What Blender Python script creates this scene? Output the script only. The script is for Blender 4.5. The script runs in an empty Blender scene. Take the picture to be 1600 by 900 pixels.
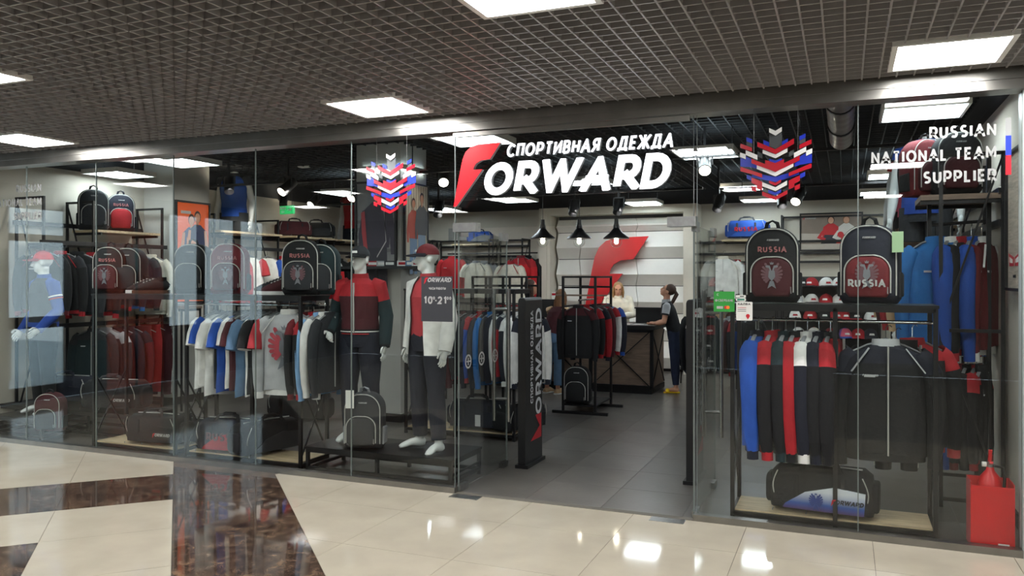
import bpy, bmesh, math, random
from mathutils import Vector, Matrix
S = bpy.context.scene; COL = S.collection
PI = math.pi; R = random.Random(7)
# ------------------------------------------------------------ camera, world, exposure
CH = 1.7; YAW = math.atan(520/1258)
cd = bpy.data.cameras.new('camera'); cam = bpy.data.objects.new('camera', cd); COL.objects.link(cam)
cd.sensor_width = 36; cd.lens = 36*1258/1600; cd.shift_y = -16/1600; cd.clip_start = .05; cd.clip_end = 200
cam.location = (0, 0, CH); cam.rotation_euler = (PI/2, 0, YAW); S.camera = cam
w = bpy.data.worlds.new('daylight'); S.world = w; w.use_nodes = True
w.node_tree.nodes['Background'].inputs[0].default_value = (.72, .88, 1, 1)
w.node_tree.nodes['Background'].inputs[1].default_value = 1.4
S.view_settings.view_transform = 'Standard'; S.view_settings.look = 'None'
S.view_settings.exposure = 1.5; S.view_settings.gamma = 1; S.view_settings.use_curve_mapping = False
S.cycles.max_bounces = 8; S.cycles.transparent_max_bounces = 20; S.cycles.use_denoising = True
S.cycles.sample_clamp_indirect = 4; S.cycles.blur_glossy = .3
MALL_LAMP = 14.0; SHOP_LAMP = 8
# a pixel of the 1600x900 frame at the depth plane y=Y, turned into a place
_s, _c = math.sin(YAW), math.cos(YAW)
def at(px, py, Y):
    r = (px-800)/1258; a = -_s+_c*r; b = _c+_s*r; d = Y/b
    return Vector((a*d, Y, CH-(py-434)*d/1258))
def xat(px, Y): return at(px, 434, Y).x
# ------------------------------------------------------------ materials
MATS = {}
def srgb(h):
    h = h.lstrip('#'); v = [int(h[i:i+2], 16)/255 for i in (0, 2, 4)]
    return tuple(((x+.055)/1.055)**2.4 if x > .04 else x/12.92 for x in v)+(1,)
def mat(name, col, rough=.5, metal=0, var=.0, scale=8, bump=0, bscale=60, emit=0, coat=0, spec=.5, kind=None, col2=None):
    if name in MATS: return MATS[name]
    m = bpy.data.materials.new(name); MATS[name] = m; m.use_nodes = True
    nt = m.node_tree; N = nt.nodes; L = nt.links; b = N['Principled BSDF']
    c = srgb(col) if isinstance(col, str) else col
    b.inputs['Roughness'].default_value = rough; b.inputs['Metallic'].default_value = metal
    b.inputs['Specular IOR Level'].default_value = spec
    if coat: b.inputs['Coat Weight'].default_value = coat; b.inputs['Coat Roughness'].default_value = .04
    b.inputs['Base Color'].default_value = c
    if emit:
        b.inputs['Emission Color'].default_value = c; b.inputs['Emission Strength'].default_value = emit
    tc = N.new('ShaderNodeTexCoord')
    if kind == 'wood':
        mp = N.new('ShaderNodeMapping'); mp.inputs['Scale'].default_value = (1.5, 14, 14)
        n = N.new('ShaderNodeTexNoise'); n.inputs['Scale'].default_value = 3; n.inputs['Detail'].default_value = 6; n.inputs['Distortion'].default_value = .8
        L.new(tc.outputs['Object'], mp.inputs[0]); L.new(mp.outputs[0], n.inputs[0])
        r = N.new('ShaderNodeValToRGB'); r.color_ramp.elements[0].color = tuple(x*.62 for x in c[:3])+(1,); r.color_ramp.elements[1].color = c
        r.color_ramp.elements[0].position = .3; r.color_ramp.elements[1].position = .65
        L.new(n.outputs[0], r.inputs[0]); L.new(r.outputs[0], b.inputs['Base Color'])
    elif kind == 'marble':
        n = N.new('ShaderNodeTexNoise'); n.inputs['Scale'].default_value = 7; n.inputs['Detail'].default_value = 8; n.inputs['Distortion'].default_value = 1.6
        v = N.new('ShaderNodeTexVoronoi'); v.feature = 'DISTANCE_TO_EDGE'; v.inputs['Scale'].default_value = 16
        L.new(tc.outputs['Object'], n.inputs[0])
        mx = N.new('ShaderNodeVectorMath'); mx.operation = 'MULTIPLY_ADD'; mx.inputs[1].default_value = (.5, .5, .5)
        L.new(n.outputs['Color'], mx.inputs[0]); L.new(tc.outputs['Object'], mx.inputs[2]); L.new(mx.outputs[0], v.inputs['Vector'])
        r = N.new('ShaderNodeValToRGB'); e = r.color_ramp.elements
        e[0].position = .3; e[0].color = srgb('#241a16'); e[1].position = .75; e[1].color = srgb('#7a6450')
        e2 = e.new(.5); e2.color = srgb('#4a382f'); L.new(n.outputs[0], r.inputs[0])
        r2 = N.new('ShaderNodeValToRGB'); r2.color_ramp.elements[0].color = srgb('#a8957d'); r2.color_ramp.elements[1].color = (0, 0, 0, 1)
        r2.color_ramp.elements[1].position = .035
        L.new(v.outputs['Distance'], r2.inputs[0])
        ml = N.new('ShaderNodeMix'); ml.data_type = 'RGBA'; ml.blend_type = 'SCREEN'; ml.inputs[0].default_value = .3
        L.new(r.outputs[0], ml.inputs[6]); L.new(r2.outputs[0], ml.inputs[7]); L.new(ml.outputs[2], b.inputs['Base Color'])
    elif var:
        n = N.new('ShaderNodeTexNoise'); n.inputs['Scale'].default_value = scale; n.inputs['Detail'].default_value = 5
        L.new(tc.outputs['Object'], n.inputs[0])
        r = N.new('ShaderNodeValToRGB')
        c2 = srgb(col2) if col2 else tuple(max(0, x*(1-var)) for x in c[:3])+(1,)
        r.color_ramp.elements[0].color = c2; r.color_ramp.elements[1].color = c
        r.color_ramp.elements[0].position = .35; r.color_ramp.elements[1].position = .65
        L.new(n.outputs[0], r.inputs[0]); L.new(r.outputs[0], b.inputs['Base Color'])
        if emit: L.new(r.outputs[0], b.inputs['Emission Color'])
    if bump:
        n2 = N.new('ShaderNodeTexNoise'); n2.inputs['Scale'].default_value = bscale; n2.inputs['Detail'].default_value = 3
        bp = N.new('ShaderNodeBump'); bp.inputs['Strength'].default_value = bump; bp.inputs['Distance'].default_value = .01
        L.new(tc.outputs['Object'], n2.inputs[0]); L.new(n2.outputs[0], bp.inputs['Height']); L.new(bp.outputs[0], b.inputs['Normal'])
    return m
def glass(name, tint, refl=1.0):
    m = bpy.data.materials.new(name); MATS[name] = m; m.use_nodes = True
    nt = m.node_tree; N = nt.nodes; L = nt.links; N.remove(N['Principled BSDF'])
    t = N.new('ShaderNodeBsdfTransparent'); t.inputs[0].default_value = tint
    g = N.new('ShaderNodeBsdfGlossy'); g.inputs['Roughness'].default_value = 0; g.inputs[0].default_value = (refl, refl, refl, 1)
    f = N.new('ShaderNodeFresnel'); gm_ = N.new('ShaderNodeNewGeometry'); io = N.new('ShaderNodeMapRange'); io.inputs[3].default_value = 1.5; io.inputs[4].default_value = 1/1.5
    L.new(gm_.outputs['Backfacing'], io.inputs[0]); L.new(io.outputs[0], f.inputs[0])
    mx = N.new('ShaderNodeMixShader'); L.new(f.outputs[0], mx.inputs[0]); L.new(t.outputs[0], mx.inputs[1]); L.new(g.outputs[0], mx.inputs[2])
    L.new(mx.outputs[0], N['Material Output'].inputs[0]); return m
GLASS = glass('clear_glass', (.96, .98, .97, 1), .75)
FC = dict(black='#101114', navy='#141827', darkgrey='#292b2f', grey='#84868a', lightgrey='#b9bbbd', white='#e9e8e4', cream='#e6dfcd',
          red='#a81a24', brightred='#c81c26', maroon='#48141c', darkred='#6e1820', blue='#1f4396', royal='#1f4fa8', brightblue='#2672b8', lightblue='#86b3e0',
          teal='#182c30', green='#1d6b45', beige='#d8b48c', brown='#5a3a2a', pink='#e0607a', orange='#e8561c', denim='#5f7f9f', darkdenim='#232c45', yellow='#f0c814', purple='#7a5aa8', printred='#b4343c')
def fab(c, shiny=False):
    return mat(('shiny_' if shiny else 'fabric_')+c, FC[c], .42 if shiny else .82, var=.22, scale=9, bump=.35, bscale=38)
METAL = mat('black_metal', '#1b1a1c', .42, .3, var=.2, scale=20)
STEEL = mat('brushed_steel', '#a4a4a2', .28, 1, var=.15, scale=30)
CHROME = mat('chrome', '#c8c8c8', .12, 1)
WOOD = mat('light_oak', '#d6bf9a', .5, kind='wood')
DWOOD = mat('grey_oak', '#86705f', .5, kind='wood')
WALL = mat('beige_wall_paint', '#cfc8ba', .85, var=.05, scale=2, bump=.05, bscale=120)
WHITE = mat('white_satin', '#eceae4', .4, var=.04)
BLACKP = mat('black_plastic', '#141416', .4, var=.1)
MANQ = mat('white_mannequin', '#dcdedb', .38, var=.03)
SKIN = mat('skin', '#d39a7c', .55, var=.08)
DKCEIL = mat('black_paint', '#1d1d20', .85, var=.2, scale=3)
REDM = mat('red_gloss', '#d4161e', .3, var=.05)
# ------------------------------------------------------------ mesh builder
KIDS = {}
class MB:
    def __init__(s): s.v = []; s.f = []; s.mi = []; s.m = 0
    def quadstrip(s, rings, close=True, caps=True):
        n = len(rings[0]); o = len(s.v)
        for r in rings: s.v += [tuple(p) for p in r]
        k = n if close else n-1
        for i in range(len(rings)-1):
            for j in range(k):
                a = o+i*n+j; b = o+i*n+(j+1) % n
                s.f.append((a, b, b+n, a+n)); s.mi.append(s.m)
        if caps and close:
            s.f.append(tuple(o+j for j in range(n))[::-1]); s.mi.append(s.m)
            e = o+(len(rings)-1)*n; s.f.append(tuple(e+j for j in range(n))); s.mi.append(s.m)
        return s
    def box(s, x0, x1, y0, y1, z0, z1):
        s.quadstrip([[(x0, y0, z0), (x1, y0, z0), (x1, y1, z0), (x0, y1, z0)], [(x0, y0, z1), (x1, y0, z1), (x1, y1, z1), (x0, y1, z1)]]); return s
    def bar(s, p, q, a=.02, b=None):
        p, q = Vector(p), Vector(q); b = b or a; d = (q-p).normalized()
        up = Vector((0, 0, 1)) if abs(d.z) < .9 else Vector((0, 1, 0))
        x = d.cross(up).normalized()*a/2; y = d.cross(x).normalized()*b/2
        s.quadstrip([[c-x-y, c+x-y, c+x+y, c-x+y] for c in (p, q)]); return s
    def tube(s, pts, rad, n=10, side=(1, 0, 0), caps=True, wob=0, ph=0, mats=None):
        pts = [Vector(p) for p in pts]; sd = Vector(side); rings = []
        if not isinstance(rad, (list, tuple)): rad = [rad]*len(pts)
        elif isinstance(rad, tuple): rad = [rad]*len(pts)
        for i, p in enumerate(pts):
            d = (pts[min(i+1, len(pts)-1)]-pts[max(i-1, 0)]).normalized()
            a = sd-d*sd.dot(d)
            if a.length < .05: a = Vector((0, 1, 0))-d*d.y
            a.normalize(); b = d.cross(a); r = rad[i]; ra, rb = r if isinstance(r, tuple) else (r, r)
            rg = []
            for j in range(n):
                t = 2*PI*j/n; k = 1+wob*math.sin(5*t+ph+i*.7)*(.5+.5*math.sin(3*t+ph*2))
                rg.append(p+a*math.cos(t)*ra*k+b*math.sin(t)*rb*k)
            rings.append(rg)
        if mats:
            for i in range(len(rings)-1):
                s.m = mats[i]; s.quadstrip(rings[i:i+2], caps=False)
            s.m = 0
        else: s.quadstrip(rings, caps=caps)
        return s
    def ell(s, c, r, n=10, m=7):
        c = Vector(c); rings = []
        for i in range(m+1):
            t = PI*(i+.03)/(m+.06); z = -math.cos(t); k = math.sin(t)
            rings.append([(c.x+r[0]*k*math.cos(2*PI*j/n), c.y+r[1]*k*math.sin(2*PI*j/n), c.z+r[2]*z) for j in range(n)])
        s.quadstrip(rings); return s
    def prism(s, poly, f, d0, d1):
        """a 2-D outline turned by f(u,v,w) into space, from depth d0 to d1"""
        s.quadstrip([[f(u, v, d0) for u, v in poly], [f(u, v, d1) for u, v in poly]]); return s
    def pillow(s, poly, d, inset=.1, f=None, cx=0, cz=0):
        f = f or (lambda u, v, w: (u, w, v)); rings = []
        for y, k in ((-d/2, 1-inset*1.6), (-d*.42, 1-inset*.6), (-d*.25, 1), (d*.25, 1), (d*.42, 1-inset*.6), (d/2, 1-inset*1.6)):
            rings.append([f(cx+(u-cx)*k, cz+(v-cz)*k, y) for u, v in poly])
        s.quadstrip(rings); return s
    def mesh(s, name, mats, smooth=False):
        me = bpy.data.meshes.new(name); me.from_pydata(s.v, [], s.f)
        mats = mats if isinstance(mats, list) else [mats]
        for m in mats: me.materials.append(m)
        if len(mats) > 1: me.polygons.foreach_set('material_index', s.mi)
        bm = bmesh.new(); bm.from_mesh(me); bmesh.ops.recalc_face_normals(bm, faces=bm.faces); bm.to_mesh(me); bm.free()
        if smooth:
            me.polygons.foreach_set('use_smooth', [True]*len(me.polygons)); me.set_sharp_from_angle(angle=math.radians(50))
        me.update(); return me
    def build(s, name, mats, parent=None, smooth=False, label=None):
        return link(name, s.mesh(name, mats, smooth), parent, label)
def link(name, data, parent=None, label=None):
    o = bpy.data.objects.new(name, data); COL.objects.link(o)
    if parent: o.parent = parent; KIDS.setdefault(parent.name, []).append(o)
    if label: o['label'] = label
    return o
def tag(o, label, cat, group=None):
    o['label'] = label; o['category'] = cat
    if group: o['group'] = group
    return o
def thing(name, label, cat, loc=(0, 0, 0), rz=0, group=None):
    o = bpy.data.objects.new(name, None); COL.objects.link(o); o.location = loc; o.rotation_euler = (0, 0, rz); o.empty_display_size = .1
    return tag(o, label, cat, group)
def struct(o): o['kind'] = 'structure'; return o
def dup(o, parent=None):
    c = o.copy(); COL.objects.link(c)
    if parent: c.parent = parent; KIDS.setdefault(parent.name, []).append(c)
    for k in KIDS.get(o.name, []): dup(k, c)
    return c
PROTO = {}
def place(key, fn, label, cat, loc, rz=0, group=None, scale=1, tilt=None):
    """first use builds the thing, later uses copy it with its parts"""
    if key not in PROTO: o = fn(); PROTO[key] = o
    else: o = dup(PROTO[key])
    o.location = loc; o.rotation_euler = (tilt or 0, 0, rz); o.scale = (scale,)*3 if not isinstance(scale, tuple) else scale
    if 'group' in o: del o['group']
    return tag(o, label, cat, group)
def root(name):
    o = bpy.data.objects.new(name, None); COL.objects.link(o); o.empty_display_size = .1; return o
def rrect(x0, x1, z0, z1, r, n=4):
    out = []
    for cx, cz, a in ((x1-r, z0+r, -PI/2), (x1-r, z1-r, 0), (x0+r, z1-r, PI/2), (x0+r, z0+r, PI)):
        for i in range(n+1): t = a+PI/2*i/n; out.append((cx+r*math.cos(t), cz+r*math.sin(t)))
    return out
def clip(poly, a, b, c):
    out = []
    for i in range(len(poly)):
        p, q = poly[i-1], poly[i]; dp = a*p[0]+b*p[1]-c; dq = a*q[0]+b*q[1]-c
        if dp <= 0: out.append(p)
        if (dp < 0 < dq) or (dq < 0 < dp): t = dp/(dp-dq); out.append((p[0]+(q[0]-p[0])*t, p[1]+(q[1]-p[1])*t))
    return out
# ------------------------------------------------------------ lettering (own bold stroke alphabet)
def arc(cx, cy, rx, ry, a0, a1, n=10):
    return [(cx+rx*math.cos(math.radians(a0+(a1-a0)*i/n)), cy+ry*math.sin(math.radians(a0+(a1-a0)*i/n))) for i in range(n+1)]
GL = {
 'A': (.84, [[(0, 0), (.42, 1), (.84, 0)], [(.15, .3), (.69, .3)]]),
 'B': (.62, [[(0, 0), (0, 1), (.36, 1)]+arc(.36, .76, .2, .24, 90, -90, 6)+[(0, .52)], [(.36, .52)]+arc(.38, .26, .24, .26, 90, -90, 6)+[(0, 0)]]),
 'C': (.78, [arc(.45, .5, .45, .5, 45, 315, 14)]), 'D': (.74, [[(0, 0), (0, 1), (.28, 1)]+arc(.28, .5, .46, .5, 90, -90, 10)+[(0, 0)]]),
 'E': (.54, [[(.54, 0), (0, 0), (0, 1), (.54, 1)], [(0, .5), (.48, .5)]]), 'F': (.5, [[(0, 0), (0, 1), (.5, 1)], [(0, .5), (.44, .5)]]),
 'H': (.66, [[(0, 0), (0, 1)], [(.66, 0), (.66, 1)], [(0, .5), (.66, .5)]]), 'I': (.0, [[(0, 0), (0, 1)]]), 'L': (.5, [[(0, 1), (0, 0), (.5, 0)]]),
 'M': (.86, [[(0, 0), (0, 1), (.43, .3), (.86, 1), (.86, 0)]]), 'N': (.7, [[(0, 0), (0, 1), (.7, 0), (.7, 1)]]),
 'O': (.92, [arc(.46, .5, .46, .5, 0, 360, 20)]), 'P': (.62, [[(0, 0), (0, 1), (.36, 1)]+arc(.36, .69, .27, .31, 90, -90, 8)+[(0, .38)]]),
 'R': (.62, [[(0, 0), (0, 1), (.36, 1)]+arc(.36, .69, .28, .31, 90, -90, 8)+[(0, .38)], [(.3, .38), (.66, 0)]]),
 'S': (.58, [arc(.3, .75, .26, .25, 40, 270, 8)+arc(.3, .25, .28, .25, 90, -140, 8)[1:]]), 'T': (.64, [[(0, 1), (.64, 1)], [(.32, 1), (.32, 0)]]),
 'U': (.66, [[(0, 1), (0, .33)]+arc(.33, .33, .33, .33, 180, 360, 8)+[(.66, 1)]]), 'V': (.8, [[(0, 1), (.4, 0), (.8, 1)]]),
 'W': (1.3, [[(0, 1), (.33, 0), (.65, 1), (.97, 0), (1.3, 1)]]), 'X': (.7, [[(0, 0), (.7, 1)], [(0, 1), (.7, 0)]]), 'Y': (.72, [[(0, 1), (.36, .48), (.72, 1)], [(.36, .48), (.36, 0)]]),
 '0': (.6, [arc(.3, .5, .3, .5, 0, 360, 16)]), '1': (.22, [[(0, .78), (.22, 1), (.22, 0)]]), '2': (.55, [arc(.27, .72, .27, .28, 170, -40, 8)+[(0, 0), (.56, 0)]]),
 '-': (.3, [[(0, .45), (.3, .45)]]), 'Б': (.6, [[(.54, 1), (0, 1), (0, 0), (.34, 0)]+arc(.34, .28, .26, .28, -90, 90, 6)+[(0, .56)]]),
 'Д': (.86, [[(0, -.18), (0, 0), (.86, 0), (.86, -.18)], [(.14, 0), (.26, 1), (.72, 1), (.72, 0)]]),
 'Ж': (1.04, [[(0, 0), (.4, .5), (0, 1)], [(1.04, 0), (.64, .5), (1.04, 1)], [(.52, 0), (.52, 1)], [(.4, .5), (.64, .5)]]),
 'И': (.68, [[(0, 1), (0, 0), (.68, 1), (.68, 0)]]), 'П': (.66, [[(0, 0), (0, 1), (.66, 1), (.66, 0)]]),
 'Ы': (.86, [[(0, 1), (0, 0), (.3, 0)]+arc(.3, .27, .25, .27, -90, 90, 6)+[(0, .54)], [(.86, 0), (.86, 1)]]),
 'Ч': (.6, [[(0, 1), (0, .65)]+arc(.22, .65, .22, .22, 180, 270, 4)+[(.6, .43)], [(.6, 1), (.6, 0)]]),
 'Я': (.62, [[(.62, 0), (.62, 1), (.29, 1)]+arc(.29, .72, .26, .28, 90, 270, 6)+[(.62, .44)], [(.32, .44), (0, 0)]]),
 'Л': (.76, [[(0, 0), (.2, 1), (.76, 1), (.76, 0)]]), 'Й': (.68, [[(0, 1), (0, 0), (.68, 1), (.68, 0)], [(.2, 1.22), (.48, 1.22)]]),
}
GL['С'] = GL['C']; GL['О'] = GL['O']; GL['Р'] = GL['P']; GL['Т'] = GL['T']; GL['В'] = GL['B']; GL['Н'] = GL['H']; GL['А'] = GL['A']; GL['Е'] = GL['E']; GL['Х'] = GL['X']
GL['К'] = (.64, [[(0, 0), (0, 1)], [(.62, 1), (.05, .5), (.64, 0)]]); GL['K'] = GL['К']
def stroke(mb, pl, t, f, d0, d1, sh, ox, sx, sy, oy, lo=0, hi=1, ext=0):
    P = [Vector((ox+x*sx, y)) for x, y in pl]; P = [Vector((p.x, p.y*sy)) for p in P]
    P = [p for i, p in enumerate(P) if i == 0 or (p-P[i-1]).length > 1e-5]
    if ext: P[0] = P[0]+(P[0]-P[1]).normalized()*ext; P[-1] = P[-1]+(P[-1]-P[-2]).normalized()*ext
    closed = (P[0]-P[-1]).length < 1e-6; n = len(P); Lf = []; Rt = []
    for i, p in enumerate(P):
        if closed: a = P[i-1] if i > 0 else P[-2]; b = P[i+1] if i < n-1 else P[1]
        else: a = P[i-1] if i else None; b = P[i+1] if i < n-1 else None
        d1_ = (p-a).normalized() if a is not None else None; d2_ = (b-p).normalized() if b is not None else None
        if d1_ is None: d1_ = d2_
        if d2_ is None: d2_ = d1_
        n1 = Vector((-d1_.y, d1_.x)); n2 = Vector((-d2_.y, d2_.x)); m = n1+n2
        if m.length < .2: m = n1
        m.normalize(); k = min(1/max(.2, m.dot(n1)), 3.2)
        Lf.append(p+m*t/2*k); Rt.append(p-m*t/2*k)
    for i in range(n-1):
        q = [Lf[i], Lf[i+1], Rt[i+1], Rt[i]]
        q = clip(clip([(a.x, a.y+oy) for a in q], 0, 1, hi), 0, -1, -lo)
        if len(q) > 2: mb.prism([(a[0]+sh*a[1], a[1]) for a in q], f, d0, d1)
def letters(text, h, f, d0=0, d1=.002, t=.2, sh=0, width=None, name='letter', m=None, parent=None, joined=True, gap=.2, label=None, smooth=False):
    """letters of height h from (0,0) to the right in the plane given by f(u,v,w)"""
    th = t*h; hh = h-th; adv = []; x = 0
    for ch in text:
        adv.append(x); x += .38*h+gap*h*.5 if ch == ' ' else GL[ch][0]*hh+th+gap*h
    W = x-gap*h; k = width/W if width else 1; out = []
    mb = MB()
    for ch, a in zip(text, adv):
        if ch == ' ': continue
        if not joined: mb = MB()
        for pl in GL[ch][1]:
            stroke(mb, pl, th, f, d0, d1, sh, (a+th/2)*k, hh*k, hh, th/2, -.3*h if ch == 'Д' else 0, 1.4*h if ch == 'Й' else h, th*.6 if ch in 'AАVWXХYЛ' or (ch in 'RЯЖКKM' and len(pl) == 2) or (ch == 'Ж') else 0)
        if not joined: out.append(mb.build(name, m, parent))
    if joined: return mb.build(name, m, parent, label=label)
    return out
def front(x0, z0, y): return lambda u, v, w: (x0+u, y-w, z0+v)
FLOGO = [(108, 488), (122, 487), (262, 292), (213, 292), (217, 275), (228, 258), (255, 242), (302, 238), (357, 153), (240, 156), (200, 168), (174, 192), (158, 228), (148, 275)]
def flogo(mb, h, f, d0, d1):
    k = h/335; mb.prism([((x-108)*k, (488-y)*k) for x, y in FLOGO], f, d0, d1)
RED_E = mat('red_lit_acrylic', '#e8101c', .35, emit=.42); WHITE_E = mat('white_lit_acrylic', '#f6f8ff', .35, emit=.85)
def wordmark(h, f, parent, wm, rm, d=.002):
    """small forward logo: swoosh initial and letters"""
    mb = MB(); flogo(mb, h*1.5, lambda u, v, w: f(u, v-h*.45, w), 0, d); mb.build('logo_initial', rm, parent)
    letters('ORWARD', h, lambda u, v, w: f(u+h*.85, v, w), 0, d, .22, .22, m=wm, parent=parent, name='lettering', gap=.12)
# ------------------------------------------------------------ setting: mall
FY = 5.72; XL = -10.3; XR = 5.2; YB = -4.0
CREAM = mat('cream_porcelain', '#c2b8a5', .06, var=.1, scale=3, spec=.5)
MARB = mat('brown_marble', '#4a382f', .06, kind='marble', coat=.3)
GROUT = mat('grout', '#6c665c', .8, var=.1)
floor = struct(MB().box(XL, XR, YB, FY, -.06, -.006).build('floor', GROUT))
def tile(poly, m, par, nm='floor_tile', g=.0015, z0=-.02, z1=0.0):
    if len(poly) < 3: return
    cx = sum(p[0] for p in poly)/len(poly); cy = sum(p[1] for p in poly)/len(poly)
    ar = abs(sum(poly[i-1][0]*poly[i][1]-poly[i][0]*poly[i-1][1] for i in range(len(poly))))/2
    if ar < .003: return
    q = []
    for x, y in poly:
        d = math.hypot(x-cx, y-cy) or 1; q.append((x-(x-cx)/d*g*1.4, y-(y-cy)/d*g*1.4))
    MB().prism(q, lambda u, v, w: (u, v, w), z0, z1).build(nm, m, par)
def region(poly): # keep inside the mall floor
    for a, b, c in ((1, 0, XR), (-1, 0, -XL), (0, 1, FY-.03), (0, -1, -2.2)): poly = clip(poly, a, b, c) if len(poly) > 2 else []
    return poly
US = [-6.9, -5.78, -4.65, -3.5, -2.32, -1.17, -.05, 1.1]; VS = [3.9, 5.0, 6.15, 7.3, 8.4, 9.48, 10.7, 11.85, 13.0, 14.1, 15.2]
for i in range(len(US)-1):
    for j in range(len(VS)-1):
        u0, u1, v0, v1 = US[i], US[i+1], VS[j], VS[j+1]
        sq = [((u-v)/2, (u+v)/2) for u, v in ((u0, v0), (u1, v0), (u1, v1), (u0, v1))]
        brown = (i == 6) or (j == 5) or (i == 4 and j == 3)
        tile(region(sq), MARB if brown else CREAM, floor)
for i in range(-14, 9):
    for j in range(-3, 8):
        x0 = -2.19+.785*i; y0 = 5.13-.785*(6-j)+.785
        if x0+.785 < XL or x0 > XR or y0+.785 < -2.2 or y0 > FY: continue
        p = [(x0, y0), (x0+.785, y0), (x0+.785, y0+.785), (x0, y0+.785)]
        p = clip(p, -1, -1, -1.1); p = region(p) if len(p) > 2 else []
        tile(p, CREAM, floor)
MWALL = mat('mall_wall_paint', '#77746e', .7, var=.06, scale=2)
WDARK = mat('dark_aluminium', '#222224', .4, .3, var=.1)
struct(MB().box(XL-.1, XR, YB-.15, YB, 0, 3.6).build('wall_back', MWALL))
struct(MB().box(XR, XR+.1, YB, FY+.1, 0, 3.6).build('wall_right', MWALL))
# left end wall with the glazed entrance that the shop glass mirrors
wl = MB(); wl.box(XL-.15, XL, YB, -1.2, 0, 3.6); wl.box(XL-.15, XL, -1.2, 5.2, 2.75, 3.6); wl.box(XL-.15, XL, 5.2, FY+.2, 0, 3.6)
struct(wl.build('wall_left', WDARK))
dr = struct(MB().box(XL-.1, XL-.04, 2.5, 3.1, 0, 2.75).build('door_1', WDARK))
d = MB(); 
for y0, y1 in ((3.1, 4.15), (4.15, 5.2)):
    for a, b in ((y0, y0+.1), (y1-.1, y1)): d.box(XL-.1, XL-.04, a, b, 0, 2.75)
    for a, b in ((0, .2), (1.0, 1.16), (2.2, 2.3), (2.65, 2.75)): d.box(XL-.1, XL-.04, y0, y1, a, b)
d.build('door_frame', WDARK, dr)
MB().box(XL-.08, XL-.06, 3.15, 5.15, .1, 2.7).build('pane', GLASS, dr)
dh = MB(); dh.tube([(XL-.04, 4.3, 1.2), (XL+.06, 4.3, 1.2), (XL+.06, 4.3, 1.6), (XL-.04, 4.3, 1.6)], .014, 8); dh.build('door_handle', METAL, dr, True)
dp = struct(MB().box(XL-.1, XL-.05, 1.4, 2.5, 0, 2.75).build('door_2', mat('red_brown_panel', '#c8583c', .5, var=.1)))
d = MB(); d.box(XL-.05, XL-.03, 1.4, 2.5, 1.1, 1.2); d.box(XL-.05, XL-.03, 1.93, 1.97, 0, 2.75); d.build('door_rail', WDARK, dp)
wn = struct(MB().box(XL-.09, XL-.07, -1.2, 1.4, .9, 2.7).build('window_1', GLASS))
d = MB(); d.box(XL-.12, XL-.02, -1.2, 1.4, 0, .9)
for y in (-1.2, -.4, .5, 1.3): d.box(XL-.12, XL-.02, y, y+.1, .9, 2.75)
d.build('window_frame', WDARK, wn)
# outside the entrance
struct(MB().box(XL-12, XL-.15, YB, 14, -.1, -.02).build('ground', mat('snowy_paving', '#b7c3c8', .8, var=.1, scale=1)))
rl = thing('stair_railing', 'grey railing outside the entrance mirrored in the shop glass', 'railing', (XL-2.6, 3.6, 0))
b = MB(); b.bar((0, -1.4, 1.0), (0, 1.4, 1.25), .05); b.build('handrail', STEEL, rl)
for i in range(11): MB().bar((0, -1.4+.28*i, -.02), (0, -1.4+.28*i, 1.0+.022*i), .025).build('baluster', STEEL, rl)
tag(MB().box(XL-3.4, XL-3.3, 2.7, 4.3, 1.35, 1.85).build('banner', mat('pink_banner', '#e66aa8', .6, var=.1)), 'pink outdoor banner mirrored faintly in the shop glass', 'banner')
tag(MB().box(XL-3.4, XL-3.3, 4.4, 5.3, 1.35, 1.75).build('banner', mat('green_banner', '#46b54a', .6, var=.1)), 'green outdoor banner mirrored at the left edge of the glass', 'banner')
# mall ceiling: open aluminium grid under a dark slab
GRIDM = mat('grey_grid_aluminium', '#aca8a5', .45, .2, var=.08)
struct(MB().box(XL, XR, YB, FY+.1, 3.55, 3.6).build('ceiling', mat('slab_grey', '#6a6561', .9, var=.1)))
LX = [-10.7, -6.94, -3.19, .54, 4.29]; LAMPS = []
for k, y in enumerate((5.13, 3.27, 1.41, -.45, -2.3)):
    for x in (LX if k % 2 == 0 else [a+1.87 for a in LX[:-1]]):
        if XL+.4 < x < XR-.4: LAMPS.append((x, y))
def holes(v, axis):
    iv = []
    for lx, ly in LAMPS:
        a, b = (lx, ly) if axis == 0 else (ly, lx)
        if abs(v-a) < .3: iv.append((b-.3, b+.3))
    return sorted(iv)
g = MB(); n = 0
def gridline(g, v, axis, lo, hi, w=.006, z0=2.965, z1=3.01):
    segs = []; s0 = lo
    for a, b in holes(v, axis):
        if a > s0: segs.append((s0, min(a, hi)))
        s0 = max(s0, b)
    if s0 < hi: segs.append((s0, hi))
    for a, b in segs:
        if axis == 0: g.box(v-w/2, v+w/2, a, b, z0, z1)
        else: g.box(a, b, v-w/2, v+w/2, z0, z1)
x = XL
while x < XR: gridline(g, x, 0, YB, FY-.1, .009); x += .1
y = FY-.15
while y > YB: gridline(g, y, 1, XL, XR, .009); y -= .1
gr = g.build('ceiling_grid', GRIDM, bpy.data.objects['ceiling']); gr['kind'] = 'stuff'
DIFF = mat('lamp_diffuser', '#ffffff', .4, emit=MALL_LAMP)
def mk_lamp():
    o = root('ceiling_lamp'); f = MB()
    for a in (-1, 1): f.box(-.3, .3, a*.285-.015, a*.285+.015, -.03, .03); f.box(a*.285-.015, a*.285+.015, -.27, .27, -.03, .03)
    f.box(-.27, .27, -.27, .27, .015, .03)
    f.build('frame', WHITE, o); MB().box(-.27, .27, -.27, .27, -.02, .01).build('diffuser', DIFF, o); return o
nth = 0
NM = ['near the left edge above the shop glass', 'above the middle of the left shop glass', 'above the right display rack']
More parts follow.
